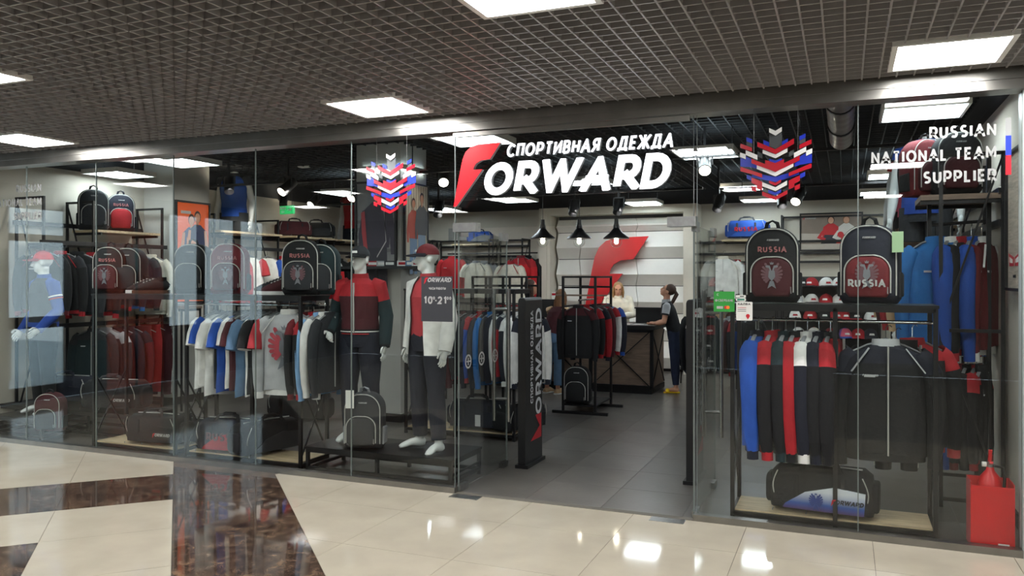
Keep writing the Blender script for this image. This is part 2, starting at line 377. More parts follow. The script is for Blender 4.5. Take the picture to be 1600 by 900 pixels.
PLC = {0: {-6.94: 'square lit ceiling lamp at the left edge right above the shop front', -3.19: 'square lit ceiling lamp left of the red sign initial', .54: 'square lit ceiling lamp above the white supplier lettering'},
       1: {-8.83: 'square lit ceiling lamp, left one of the second row', -5.07: 'square lit ceiling lamp cut by the left frame edge, second row', -1.32: 'square lit ceiling lamp cut by the top frame edge', 2.41: 'square lit ceiling lamp right of the frame in second row'}}
for (lx, ly) in LAMPS:
    row = min(range(5), key=lambda k: abs((5.13, 3.27, 1.41, -.45, -2.3)[k]-ly)); lab = None
    for k2, v2 in PLC.get(row, {}).items():
        if abs(k2-lx) < .1: lab = v2
    place('lamp', mk_lamp, lab or 'square lit ceiling lamp of the mall outside the picture', 'ceiling lamp', (lx, ly, 2.985), 0, 'square lamps in the mall ceiling grid' )
# shop-front rails and glass
RAIL = mat('anodised_aluminium', '#8f8c86', .3, .85, var=.15, scale=6)
tr = MB(); tr.box(-8.9, 1.0, FY-.09, FY+.09, 2.84, 2.9); tr.box(-8.9, 1.0, FY-.1, FY-.07, 2.9, 2.97); tr.box(-8.9, 1.0, FY-.02, FY+.09, 2.9, 3.1)
struct(tr.build('trim_1', RAIL)).name = 'trim_1'
br = MB(); br.box(-8.9, -2.84, FY-.035, FY+.035, 0, .045); br.box(-.98, 1.0, FY-.035, FY+.035, 0, .045)
struct(br.build('trim_2', RAIL))
fl = MB(); fl.box(-2.84, -.98, FY-.03, FY+.03, -.02, .002); struct(fl.build('trim_3', GROUT))
GX = [-8.75, -7.74, -6.76, -5.77, -4.82, -3.82, -2.85]; wi = 2
EDGE = mat('grey_glass_edge', '#6f7774', .3)
def pane(x0, x1, z0, z1, wi, y=FY):
    p = struct(MB().box(x0+.003, x1-.003, y-.005, y+.005, z0, z1).build('window_%d' % wi, GLASS))
    e = MB()
    for x in (x0+.0015, x1-.0015): e.box(x-.0018, x+.0018, y-.006, y+.006, z0, z1)
    e.build('glass_edge', EDGE, p)
for a, b in zip(GX, GX[1:]): pane(a, b, .04, 2.85, wi); wi += 1
for a, b in ((-.96, .08), (.08, 1.0)): pane(a, b, .04, 2.85, wi); wi += 1
pane(-2.85, -.98, 2.09, 2.85, wi); wi += 1
# ------------------------------------------------------------ setting: shop shell
SL, SR, SB = -8.8, 1.1, 14.65
STILE = mat('dark_store_tile', '#55524f', .32, var=.22, scale=2.5, bump=.08, bscale=30)
SGR = mat('pale_grout', '#8a8782', .8)
sf = struct(MB().box(SL, SR, FY, SB, -.06, -.003).build('floor_shop', SGR))
y = FY+.03; 
tm = [MB().prism([(.0015, .0015), (.5985, .0015), (.5985, .5985), (.0015, .5985)], lambda u, v, w: (u, v, w), -.02, 0).mesh('floor_tile', mat('dark_store_tile%d' % k, c, .3, var=.25, scale=2.5, bump=.06, bscale=30)) for k, c in enumerate(('#6b6660', '#736d67', '#635e59'))]
x0s = -2.27-.6*10
for i in range(-1, 16):
    for j in range(15):
        xx, yy = x0s+.6*i, FY+.03+.6*j
        p = [(xx, yy), (xx+.6, yy), (xx+.6, yy+.6), (xx, yy+.6)]
        if xx < SL or xx+.6 > SR or yy+.6 > SB:
            for c in ((1, 0, SR), (-1, 0, -SL), (0, 1, SB)): p = clip(p, *c) if len(p) > 2 else []
            if len(p) > 2: tile(p, bpy.data.materials['dark_store_tile0'], sf)
            continue
        o = link('floor_tile', tm[(i*7+j*3) % 3], sf); o.location = (xx, yy, 0)
struct(MB().box(SL-.1, SL, FY, SB, 0, 3.02).build('wall_shop_left', WALL))
struct(MB().box(SR, SR+.1, FY+.1, SB, 0, 3.02).build('wall_shop_right', WALL))
struct(MB().box(SL-.1, SR+.1, SB, SB+.1, 0, 3.02).build('wall_shop_back', WALL))
u = MB(); u.box(SL-.1, SL, FY, SB, 3.02, 3.7); u.box(SR, SR+.1, FY, SB, 3.02, 3.7); u.box(SL-.1, SR+.1, SB, SB+.1, 3.02, 3.7); u.box(SL-.1, SR+.1, FY+.09, FY+.11, 3.1, 3.7)
struct(u.build('trim_4', DKCEIL))
cs = struct(MB().box(SL-.1, SR+.1, FY, SB+.1, 3.7, 3.75).build('ceiling_shop', DKCEIL))
g = MB(); x = SL+.05
while x < SR: g.box(x-.006, x+.006, FY+.12, SB, 3.28, 3.32); x += .15
y = FY+.2
while y < SB: g.box(SL, SR, y-.006, y+.006, 3.28, 3.32); y += .15
o = g.build('ceiling_grid', DKCEIL, cs); o['kind'] = 'stuff'
u = MB(); u.box(SL, SL+.02, FY+.1, SB, 0, .09); struct(u.build('baseboard_left', METAL)); u = MB(); u.box(SL, SR, SB-.02, SB, 0, .09); struct(u.build('baseboard_back', METAL))
u = MB(); u.box(SR-.02, SR, FY+.1, SB, 0, .09); struct(u.build('baseboard_right', METAL))
# mall pillar right of the shop
struct(MB().box(1.0, 1.16, FY-.1, FY+.12, 0, 3.1).build('trim_5', mat('pale_pillar_panel', '#c9cccb', .35, var=.04)))
struct(MB().box(1.16, XR, FY-.05, FY+.12, 0, 3.1).build('wall_front_right', MWALL))
struct(MB().box(XL, -8.9, FY-.05, FY+.12, 0, 3.1).build('wall_front_left', mat('mall_wall_light', '#b4b0a8', .6, var=.05)))
# square columns inside, grey cladding
COLM = mat('grey_column_laminate', '#a19f9b', .55, var=.06); COLW = mat('white_column_paint', '#bdb9b1', .7, var=.04)
def column(x0, x1, y0, y1, nm):
    c = MB(); c.box(x0, x1, y0, y1, 0, 3.4); o = struct(c.build(nm, COLW)); MB().box(x0-.015, x1+.015, y0-.015, y1+.015, 0, .1).build('base_trim', METAL, o); return o
column(-8.8, -8.29, 8.2, 8.87, 'trim_6'); column(-5.43, -4.82, 8.24, 8.86, 'trim_7')
# ------------------------------------------------------------ shop ceiling fixtures
LEDM = mat('led_louvre', '#cfe2ea', .3, emit=3.2); LEDD = mat('led_dots', '#f4fbff', .3, emit=SHOP_LAMP)
def mk_led():
    o = root('ceiling_light'); f = MB()
    for a in (-1, 1): f.box(-.3, .3, a*.29-.01, a*.29+.01, -.025, .03); f.box(a*.29-.01, a*.29+.01, -.28, .28, -.025, .03)
    f.build('frame', WHITE, o); MB().box(-.28, .28, -.28, .28, 0, .02).build('reflector', LEDM, o)
    g = MB()
    for i in range(8):
        for j in range(4): g.box(-.25+i*.066, -.21+i*.066, -.22+j*.13, -.16+j*.13, -.012, 0)
    g.build('led_array', LEDD, o)['kind'] = 'stuff'
    for a in (-1, 1): MB().bar((a*.25, 0, .03), (a*.25, 0, .3), .01).build('hanger_rod', METAL, o)
    return o
LEDS = [(.56, 7.0, 'above the national team lettering on the right'), (.56, 11.2, 'farther back, below the team lettering'), (-1.32, 8.5, 'right of the big lit shop sign'), (-1.36, 11.9, 'behind the right chevron emblem'),
        (-3.19, 6.8, 'just behind the lit sign, upper left'), (-5.06, 12.4, 'behind the lit sign letter O'), (-6.84, 6.9, 'above the orange poster column'), (-5.06, 8.5, 'behind the left chevron emblem'),
        (-7.0, 10.4, 'deep inside on the left, behind the column'), (-3.2, 10.4, 'behind the lit sign in the middle'), (-3.2, 13.6, 'close to the white relief wall'), (-7.0, 13.4, 'farthest back on the left'), (-1.3, 13.9, 'near the back wall above the caps'), (-8.35, 7.4, 'in the left front bay'), (.5, 13.4, 'farthest back on the right')]
for x, y, t in LEDS: place('led', mk_led, 'square louvred light panel hanging '+t, 'ceiling light', (x, y, 3.0), 0, 'square light panels in the shop')
SPOTE = mat('spot_lens', '#fff2dc', .3, emit=14)
def mk_spot(tilt):
    o = root('track_spotlight'); b = MB(); b.tube([(0, .09, 0), (0, -.1, 0)], [.05, .055], 12); h = b.build('housing', BLACKP, o, True); h.rotation_euler = (tilt, 0, 0)
    l = MB().tube([(0, -.101, 0), (0, -.104, 0)], .045, 12).build('lens', SPOTE, h)
    y = MB(); y.bar((-.06, 0, -.01), (-.06, 0, .1), .012); y.bar((.06, 0, -.01), (.06, 0, .1), .012); y.bar((-.066, 0, .1), (.066, 0, .1), .012); y.bar((0, 0, .1), (0, 0, .5), .02); y.build('bracket', METAL, o)
    return o
def mk_track():
    return None
SP = [(450, 291, 8.6, -.5, -1.0), (492, 313, 11.5, -.3, .5), (693, 276, 8.8, .8, -2.2), (685, 327, 10.5, .5, 2.8), (897, 325, 11.2, 0, 3.0), (967, 323, 11.2, -.2, 3.0), (1101, 256, 8.6, .3, -.6), (1123, 318, 11.5, -.5, 2.4),
      (1222, 312, 11.5, .1, 3.1), (1248, 306, 11.3, -.6, -.8), (358, 290, 8.9, 1.2, 1.6), (443, 312, 10.8, 1.0, 2.0), (556, 302, 10, -.2, .4), (1405, 330, 10.4, -.8, 2.2)]
sw = ['lit', 'small lit', 'lit', 'black unlit', 'black', 'black', 'bright', 'black', 'black', 'lit', 'large black', 'black', 'lit', 'black']
spd = ['over the left clothes racks', 'over the red shirt torso', 'just left of the lit sign', 'below the lit sign left end', 'above the middle pendant lamp', 'above the right pendant lamp', 'right of the lit shop sign', 'above the blue sports bag shelf', 'under the tip of the right emblem', 'right of the emblem tip', 'in front of the blue vest torso', 'left of the green exit sign', 'left of the left emblem', 'above the right back wall']
for k, (px, py, Y, rz, _) in enumerate(SP):
    p = at(px, py, Y); lit = 'lit' in sw[k].split() or 'bright' in sw[k]
    tl = math.radians(40 if lit else -125); o = place(('spot', tl), lambda: mk_spot(tl), sw[k]+' track spotlight '+spd[k], 'spotlight', p, 0 if lit else _ , 'track spotlights in the shop', 1.3)
    o.rotation_euler = (0, 0, rz*.6)
for k, (x0, y0, x1, y1, t) in enumerate([(-8.2, 8.8, -5.6, 8.8, 'over the left racks'), (-5.4, 8.6, -2.9, 8.6, 'behind the lit sign'), (-4.9, 11.2, -1.8, 11.2, 'over the counter front'), (-1.6, 11.4, .9, 11.4, 'over the cap shelves'), (-1.7, 8.6, .9, 8.6, 'behind the right emblem'), (-8.1, 11.4, -5.3, 11.4, 'deep on the left')]):
    zt = 2.98 if y0 < 9 else 2.93
    tk = MB(); tk.bar((x0, y0, zt), (x1, y1, zt), .035, .03)
    o = thing('light_track', 'thin black spotlight track '+t, 'track', (0, 0, 0), 0, 'spotlight tracks'); tk.build('rail', METAL, o)
    [MB().bar((x, y0, zt), (x, y0, 3.3), .008).build('hanger_rod', METAL, o) for x in (x0+.3, (x0+x1)/2, x1-.3)]
# spot light that these lamps give
def spot(px, py, Y, tx, ty, tz, e, ang=60):
    l = bpy.data.lights.new('spot_beam', 'SPOT'); l.energy = e*.55; l.spot_size = math.radians(ang); l.spot_blend = .6; l.color = (1, .95, .88); l.shadow_soft_size = .05
    o = bpy.data.objects.new('spot_beam', l); COL.objects.link(o); p = at(px, py, Y); o.location = p
    o.rotation_euler = (Vector((tx, ty, tz))-p).to_track_quat('-Z', 'Y').to_euler()
for a in ((897, 330, 11.1, -4.4, 14.4, 1.4, 90), (967, 328, 11.1, -3.2, 14.4, 1.4, 90), (450, 300, 8.5, -8.6, 10.5, 1.6, 90), (685, 335, 10.4, -4, 14.6, 1.7, 80), (1123, 325, 11.4, -1.6, 14.6, 1.6, 80), (1222, 320, 11.4, -.3, 14.6, 1.8, 80),
          (1405, 330, 10.2, .9, 12, 1.6, 60), (1101, 262, 8.5, -1, 5.9, 1.0, 40), (358, 296, 8.8, -8.4, 10, 2, 50), (450, 300, 8.5, -8.29, 8.6, 2.1, 60), (450, 300, 8.5, -8.0, 6.6, 1.8, 60), (693, 282, 8.7, -3.4, 6.0, 1.3, 60)): spot(*a)
# ventilation duct, speaker, exit sign
o = thing('air_duct', 'round ribbed metal air duct hanging under the shop ceiling', 'duct', (-.03, 5.95, 3.02)); b = MB()
n = 40; pts = [(0, i*2.3/n, 0) for i in range(n+1)]+[(0, 2.3+.16*math.sin(t), .16-.16*math.cos(t)) for t in (.4, .8, 1.2, 1.57)]+[(0, 2.46, .6)]
b.tube(pts, [.1+(.006 if i % 4 == 0 else 0) for i in range(n+1)]+[.1]*5, 20); b.build('pipe', mat('galvanised_steel', '#8d8884', .35, .8, var=.15, scale=10), o, True)
c = MB()
for yy in (.5, 1.5): c.tube([(0, yy, 0), (0, yy+.04, 0)], .112, 20)
c.build('clamp_band', METAL, o, True)
p = at(475, 249, 9.5); o = thing('loudspeaker', 'small white wall loudspeaker under the dark ceiling, left', 'loudspeaker', p); b = MB(); b.pillow(rrect(-.08, .08, -.12, .12, .02), .14); b.build('cabinet', WHITE, o); MB().box(-.06, .06, -.078, -.072, -.09, .09).build('grille', GRIDM, o)
MB().bar((0, 0, .1), (0, 0, .55), .02).build('bracket', METAL, o)
p = at(449, 328, 10.2); o = thing('exit_sign', 'green hanging exit sign with a white arrow', 'sign', p, -.2)
gm = mat('green_sign', '#1f9a52', .4, emit=.5); wsm = mat('white_print', '#f2f2f2', .6)
k = 10.2/ (_c+_s*(449-800)/1258)*15/1258
MB().box(-k, k, -.02, .02, -k*.42, k*.42).build('panel', gm, o)
letters('ВЫХОД', k*.3, front(-k*.9, k*.04, -.021), width=k*.85, parent=o, m=wsm, name='lettering'); letters('EXIT', k*.26, front(-k*.75, -k*.33, -.021), width=k*.5, parent=o, m=wsm, name='lettering')
MB().prism([(.15, -.05), (.55, -.05), (.55, -.2), (.85, 0), (.55, .2), (.55, .05), (.15, .05)], lambda u, v, w: (u*k, -.021-w, v*k), 0, .002).build('arrow', wsm, o)
b = MB(); b.bar((-k*.7, 0, k*.42), (-k*.7, 0, .9), .006); b.bar((k*.7, 0, k*.42), (k*.7, 0, .9), .006); b.build('hanger_rod', METAL, o)
# ------------------------------------------------------------ lit shop sign on the transom glass
SY = FY-.05
sg = thing('shop_sign', 'large lit sign reading FORWARD in white with a red initial', 'sign', (0, SY, 0))
SIDE = mat('sign_side_grey', '#9a9ca0', .5)
MB().box(-2.84, -1.0, -.012, .03, 2.80, 2.835).build('mounting_bar', RAIL, sg)
def lit(fn, m, nm):
    fn(0.0, .035, SIDE, nm+'_side'); fn(.036, .041, m, nm)
def fF(d0, d1, m, nm):
    b = MB(); f = front(-2.82, 2.255, 0); k = .475/335
    b.prism([((x-108)*k*1.12, (488-y)*k) for x, y in FLOGO], f, d0, d1); b.build('initial', m, sg, label='red lit swoosh shaped initial' if m is RED_E else None)
lit(fF, RED_E, 'initial')
def fw(d0, d1, m, nm): letters('ORWARD', .25, front(-2.58, 2.33, 0), d0, d1, .225, .2, 1.43, nm, m, sg, joined=False, gap=.1)
def fs(d0, d1, m, nm): letters('СПОРТИВНАЯ ОДЕЖДА', .098, front(-2.375, 2.615, 0), d0, d1, .17, .18, 1.26, nm, m, sg, joined=False, gap=.2)
lit(fw, WHITE_E, 'letter'); lit(fs, WHITE_E, 'letter')
# chevron emblems hung on wires
EM = {'white': ['475,230 507,247 539,228 539,251 507,272 475,252', '442,342 507,372 567,342 567,362 507,392 442,362', '412,420 507,465 597,418 597,440 507,488 412,443', '440,515 507,545 565,512 565,535 507,565 440,537', '*355,340 415,370 415,395 355,365', '*325,350 355,362 355,388 325,375'],
 'grey': ['475,256 507,275 539,256 539,325 507,340 475,325', '*358,292 388,305 388,325 358,312', '*415,350 440,362 440,388 415,376', '*442,545 470,558 470,572 442,562'],
 'blue': ['*445,290 475,305 475,328 445,314', '475,392 507,404 539,392 539,405 507,418 475,405', '387,462 507,490 625,458 625,482 507,517 387,487', '470,556 507,572 535,556 535,572 507,587 470,572', '*358,270 388,283 388,305 358,292', '*327,378 355,390 355,372 412,404 412,442 385,432 327,425', '*360,470 385,480 385,505 360,492'],
 'red': ['415,300 507,345 600,293 600,322 507,370 415,325', '385,388 455,420 455,398 507,418 550,398 550,420 628,385 628,410 507,464 385,412', '475,508 507,522 535,505 535,520 507,537 475,522', '440,565 507,595 567,562 567,583 507,614 440,587', '*328,303 388,330 388,350 328,327', '*328,428 440,472 440,492 385,470 328,452', '*385,488 440,513 440,560 412,548 412,530 385,517', '*385,532 410,542 410,566 385,556']}
EMM = dict(white=mat('white_acrylic', '#ecebe8', .2), grey=mat('smoke_acrylic', '#55595a', .15), blue=mat('blue_acrylic', '#2a3cb8', .18), red=mat('red_acrylic', '#b81a2a', .18))
for px, lab in ((1212, 'chevron emblem of red white and blue plates hanging right of the sign'), (612, 'chevron emblem of red white and blue plates hanging left of the sign')):
    o = thing('hanging_emblem', lab, 'emblem', (xat(px, 5.64), 5.64, 2.46), 0, 'hanging chevron emblems'); n = 0
    for c, L_ in EM.items():
        for s_ in L_:
            P = [tuple(map(float, q.split(','))) for q in s_.replace('*', '').split()]
            P = [((x-507)*.00126, (420-y)*.00126) for x, y in P]
            for sg_ in ((1, -1) if s_[0] == '*' else (1,)):
                n += 1; d = {'grey': 0, 'blue': .006, 'white': .012, 'red': .018}[c]
                MB().prism([(x*sg_, y) for x, y in P], lambda u, v, w: (u, -w, v), d, d+.005).build('chevron_piece', EMM[c], o, label=c+' plate of the emblem' if n < 2 else None)
    for a in (-1, 1): MB().tube([(a*.14, 0, 0), (a*.14, 0, .45)], .0015, 6).build('wire', STEEL, o)
# lettering stuck to the right and left panes
TW = mat('white_vinyl', '#b2b2b0', .6); TB = mat('blue_vinyl', '#2038c0', .5); TR = mat('red_vinyl', '#c01828', .5)
def decal(nm, lab, cat, loc, rz=0): return thing(nm, lab, cat, loc, rz)
GY = FY-.007; TWG = mat('grey_white_vinyl', '#949492', .7)
for k, (px0, lab) in enumerate(((0, 'right'), (1, 'left'))):
    X = .86 if k == 0 else -7.52
    o = decal('window_lettering', 'white lettering RUSSIAN NATIONAL TEAM SUPPLIER on the far %s glass pane' % lab, 'lettering', (X, GY, 0))
    for txt, z, wd in (('RUSSIAN', 2.575, .365), ('NATIONAL TEAM', 2.435, .70), ('SUPPLIER', 2.295, .40)):
        letters(txt, .078, front(-wd, z, 0), 0, .002, .19, 0, wd, 'letter', TWG, o, joined=False, gap=.2)
    if k == 0:
        for z0, z1, m, nm in ((2.57, 2.68, TWG, 'white'), (2.45, 2.57, TB, 'blue'), (2.33, 2.45, TR, 'red')): MB().box(.05, .08, -.002, 0, z0, z1).build('stripe', m, o, label=nm+' stripe')
o = decal('opening_hours_sign', 'dark grey sign with opening hours 10 to 21 on the glass', 'sign', (-3.01, GY, 1.53)); DG = mat('charcoal_vinyl', '#34353a', .5)
MB().box(-.14, .14, -.003, 0, -.18, .18).build('panel', DG, o)
wordmark(.036, lambda u, v, w: (-.115+u, -.004-w, .135+v), o, TW, TR)
letters('ЧАСЫ РАБОТЫ', .02, front(-.07, .075, -.004), width=.15, m=TW, parent=o, name='lettering')
letters('10', .062, front(-.115, -.04, -.004), m=TW, parent=o, name='lettering'); letters('00', .025, front(-.055, -.005, -.004), m=TW, parent=o, name='lettering', t=.22)
letters('-', .05, front(-.018, -.035, -.004), m=TW, parent=o, name='lettering'); letters('21', .062, front(.01, -.04, -.004), m=TW, parent=o, name='lettering'); letters('00', .025, front(.09, -.005, -.004), m=TW, parent=o, name='lettering', t=.22)
o = decal('bank_sticker', 'green bank card sticker on the glass by the right door', 'sticker', (-.772, GY, 1.535)); GS = mat('green_sticker', '#2f9a3c', .45)
MB().box(-.07, .07, -.002, 0, -.07, .07).build('panel', GS, o); letters('СБЕРБАНК', .017, front(-.04, .0, -.003), width=.1, m=TW, parent=o, name='lettering')
MB().tube([(-.053, -.002, .008), (-.053, -.004, .008)], .009, 12).build('bank_mark', TW, o)
MB().box(-.05, -.008, -.004, -.002, -.05, -.032).build('card_mark', TW, o); MB().tube([(.012, -.002, -.04), (.012, -.004, -.04)], .012, 12).build('card_mark', TR, o); MB().tube([(.026, -.002, -.04), (.026, -.0045, -.04)], .012, 12).build('card_mark', mat('orange_vinyl', '#ea7a1c', .5), o)
letters('С', .016, front(-.05, .04, -.003), width=.014, m=TW, parent=o, name='lettering')
o = decal('loyalty_sticker', 'white rounded sticker with a red location pin on the glass', 'sticker', (-.637, GY, 1.475)); MB().prism(rrect(-.054, .054, -.068, .06, .008), lambda u, v, w: (u, -w, v), 0, .002).build('panel', WHITE, o)
BKV = mat('black_vinyl', '#1a1a1c', .5); letters('ХАЛВА', .014, front(-.044, .038, -.003), width=.085, m=BKV, parent=o, name='lettering')
for z in (.018, .006, -.006): MB().box(-.044, .012, -.003, -.002, z, z+.003).build('text_line', TR if z > .01 else BKV, o)
MB().prism([(.024+.013*math.cos(t), -.036+.013*math.sin(t)) for t in [PI*(-.15+1.3*i/10) for i in range(11)]]+[(.024, -.06)], lambda u, v, w: (u, -.002-w, v), 0, .002).build('pin_mark', TR, o)
for z, lab, c in ((1.572, 'small white payment sticker above the other stickers', BKV), (1.55, 'small white card sticker with green letters', mat('green_vinyl', '#12806a', .5))):
    o = decal('payment_sticker', lab, 'sticker', (-.66, GY, z)); MB().prism(rrect(-.033, .033, -.009, .009, .003), lambda u, v, w: (u, -w, v), 0, .002).build('panel', WHITE, o)
    if z < 1.56: letters('МИР', .01, lambda u, v, w: (-.02+u, -.003-w, -.005+v), width=.04, m=c, parent=o, name='lettering') if False else MB().box(-.024, .024, -.0035, -.002, -.005, .005).build('printed_mark', c, o)
    else: MB().box(-.006, .02, -.0035, -.002, -.003, .003).build('printed_mark', c, o)
# ------------------------------------------------------------ glass doors
def glass_door(x, lab, side):
    o = thing('glass_door', lab, 'door', (x, FY+.03, 0)); MB().box(-.005, .005, 0, .98, .012, 2.07).build('pane', GLASS, o)
    e = MB(); [e.box(-.006, .006, y-.002, y+.002, .012, 2.07) for y in (0, .98)]; e.build('glass_edge', EDGE, o)
    for z0, z1 in ((.005, .05), (2.03, 2.1)):
        for y0 in (0, .84): MB().box(-.018, .018, y0, y0+.14, z0, z1).build('clamp_fitting', STEEL, o)
    for s_ in (-1, 1):
        b = MB(); b.tube([(s_*.07, .86, .42), (s_*.07, .86, 1.6)], .016, 12)
        for z in (.62, 1.42): b.tube([(0, .86, z), (s_*.07, .86, z)], .012, 10)
        b.build('pull_handle', STEEL, o, True)
    for y in ((.16, .42, .7) if side < 0 else (.42, .7)):
        r = MB(); f = lambda u, v, w: (side*-.007+w, y+u, 1.02+v)
        ring = [[((.058 if k in (0, 3) else .044)*math.cos(2*PI*i/24), (.058 if k in (0, 3) else .044)*math.sin(2*PI*i/24)) for i in range(24)] for k in range(4)]
        r.quadstrip([[f(u, v, (0 if k < 2 else .002)) for u, v in ring[k]] for k in (0, 1, 2, 3, 0)], caps=False)
        r.prism([(-.03, -.006), (.045, -.006), (.045, .006), (-.03, .006)], f, 0, .002); r.prism([(-.006, -.03), (.006, -.03), (.006, .03), (-.006, .03)], f, 0, .002)
        r.build('ring_decal', TW, o)
    return o
glass_door(-2.835, 'left glass door opened inward, with round white ring decals', -1); glass_door(-.985, 'right glass door opened inward beside the stickers', 1)
for x, lab in ((-2.75, 'left'), (-1.06, 'right')):
    tag(MB().box(x-.1, x+.1, FY-.045, FY+.045, 2.06, 2.13).build('transom_fitting', STEEL), 'brushed steel glass clamp at the top of the %s door' % lab, 'fitting', 'door top fittings')
for x in (-2.72, -1.15):
    tag(MB().box(x-.12, x+.12, FY-.14, FY-.04, -.01, .003).build('floor_closer_plate', STEEL), 'flat steel floor closer plate at the foot of the %s door' % ('left' if x < -2 else 'right'), 'plate', 'floor closer plates')
# anti-theft pedestals
def pedestal(x, lab):
    o = thing('security_pedestal', lab, 'pedestal', (x, 6.66, 0)); b = MB(); b.pillow(rrect(0, .44, 0.02, 1.52, .01), .07, .01, f=lambda u, v, w: (w, u, v)); b.build('panel', BLACKP, o)
    MB().box(-.06, .06, -.01, .45, 0, .03).build('base', METAL, o)
    f = lambda u, v, w: (.036+w, .405-v, .44+u); LT = mat('pale_grey_print', '#c4c6ca', .5)
    letters('ORWARD', .15, f, 0, .002, .2, 0, .98, 'lettering', LT, o, gap=.12)
    letters('СПОРТИВНАЯ ОДЕЖДА', .062, lambda u, v, w: (.036+w, .19-v, .56+u), 0, .002, .17, 0, .84, 'lettering', LT, o, gap=.16)
    MB().prism([(0, 0), (.36, 0), (.05, .13), (.1, .17), (.2, .26), (.0, .26)][::1], lambda u, v, w: (.036+w, .40-u*.75, .22+v*.85), 0, .002).build('logo_initial', TR, o, label='red logo shape at the foot')
    return o
pedestal(-2.66, 'black security pedestal with vertical lettering left of the entrance'); pedestal(-1.17, 'black security pedestal seen edge on at the right door')
# ------------------------------------------------------------ clothes
HANG = mat('grey_hanger', '#8c8e90', .4); HOOK = CHROME
CW = dict(darkgrey='dark grey', lightgrey='light grey', brightred='bright red', darkred='dark red', brightblue='bright blue', lightblue='light blue', printred='white and red patterned', royal='royal blue')
def cw(c): return CW.get(c, c)
def mk_garment(kind, c1, c2=None, c3=None, front_open=False):
    """hook at the origin, width along x, hanging down"""
    rr = random.Random(hash((kind, len(c1), len(c2 or ''), len(c3 or '')))  if False else len(c1)*7+len(kind)*3+len(c2 or ''))
    ph = rr.random()*6; c2 = c2 or c1; c3 = c3 or c2
    o = root('hanging_'+{'tee': 't_shirt', 'polo': 'polo_shirt', 'jacket': 'jacket', 'hoodie': 'sweatshirt', 'pants': 'trousers', 'vest': 'vest'}[kind])
    A, B_, C3 = fab(c1), fab(c2), fab(c3)
    if kind != 'pants':
        b = MB(); zz = [-.115, -.135, -.165, -.22, -.32, -.42, -.52, -.62, -.70, -.76]; rx = [.075, .12, .185, .215, .22, .218, .22, .225, .228, .225]; ry = [.05, .058, .065, .075, .085, .085, .08, .078, .076, .074]
        rings = []
        for i, z in enumerate(zz):
            r = []
            for j in range(28):
                t = 2*PI*j/28; e = .75; cx = math.copysign(abs(math.cos(t))**e, math.cos(t)); sy = math.copysign(abs(math.sin(t))**e, math.sin(t))
                fo = 1+.16*math.sin(6*t+ph+i*.25)*min(1, i/6)+.05*math.sin(11*t+ph*2+i)
                r.append((rx[i]*cx*(1+.02*math.sin(i*1.3+ph)), ry[i]*sy*fo, z+.008*math.sin(3*t+ph)*(i == 9)))
            rings.append(r)
        yoke = 3 if c2 != c1 and kind in ('jacket', 'vest') else 0
        for i in range(9):
            b.m = 1 if i < yoke else 0; b.quadstrip(rings[i:i+2], caps=False)
        b.m = 0; b.build('body', [A, B_], o, True)
        long_ = kind in ('jacket', 'hoodie')
        if kind != 'vest':
            for s in (-1, 1):
                t = MB(); P = [(s*.17, 0, -.165), (s*.205, .0, -.20), (s*.245, -.01, -.28), (s*.265, -.015, -.38)]; Rr = [(.05, .055), (.062, .07), (.064, .075), (.068, .08)]
                if long_: P = P[:3]+[(s*.262, -.015, -.42), (s*.268, -.02, -.56), (s*.262, -.03, -.70), (s*.255, -.035, -.78)]; Rr = [(.05, .055), (.06, .068), (.06, .07), (.055, .062), (.05, .056), (.046, .05), (.036, .04)]
                mm = [1, 1, 0, 0, 0, 0][:len(P)-1] if yoke else None
                t.tube(P, Rr, 12, (1, 0, 0), wob=.09, ph=ph+s, mats=mm); t.build('sleeve', [B_ if kind in ('tee', 'hoodie') or not yoke else A, B_], o, True)
                if long_: MB().tube([(s*.255, -.035, -.775), (s*.253, -.036, -.83)], (.036, .04), 12).build('cuff', A if c3 == 'lightgrey' else C3, o, True)
        if long_: MB().tube([(0, 0, -.755), (0, 0, -.80)], (.215, .07), 20).build('hem_band', A if c3 == 'lightgrey' else C3, o, True)
        if kind in ('jacket', 'polo', 'vest', 'hoodie'):
            cl = MB(); cl.tube([(0, 0, -.125), (0, .004, -.08)], [(.082, .058), (.075, .052)], 14, caps=False); cl.build('collar', C3, o, True)
        if kind in ('jacket', 'vest'):
            MB().box(-.004, .004, -.094, -.078, -.76, -.12).build('zip', mat('pale_zip', '#b8b8b4', .4, .5), o)
        if kind == 'polo': MB().box(-.014, .014, -.085, -.07, -.30, -.13).build('placket', B_, o)
        if c3 != c2:
            for s in (-1, 1):
                st = MB(); st.bar((s*.10, -.062, -.13), (s*.20, -.084, -.27), .014, .006); st.build('stripe', C3, o)
        if kind in ('jacket', 'hoodie') : MB().box(-.13, -.07, -.092, -.086, -.30, -.288).build('chest_logo', mat('chest_print', '#c9cacc', .6), o)
    else:
        for s in (-1, 1):
            MB().tube([(s*.05, 0, -.10), (s*.075, 0, -.3), (s*.085, 0, -.6), (s*.085, 0, -1.0)], [(.085, .05), (.085, .06), (.07, .055), (.055, .045)], 12, wob=.07, ph=ph+s).build('leg', A, o, True)
            if c2 != c1: MB().tube([(s*.145, 0, -.2), (s*.15, 0, -.6), (s*.137, 0, -.98)], .008, 6).build('side_stripe', B_, o)
        MB().tube([(0, 0, -.08), (0, 0, -.13)], (.14, .055), 14).build('waistband', A, o, True)
    h = MB(); h.tube([(-.19, 0, -.16), (-.1, 0, -.115), (0, 0, -.085), (.1, 0, -.115), (.19, 0, -.16)], [(.006, .015)]*5, 8); 
    hg = h.build('hanger', HANG, o, True)
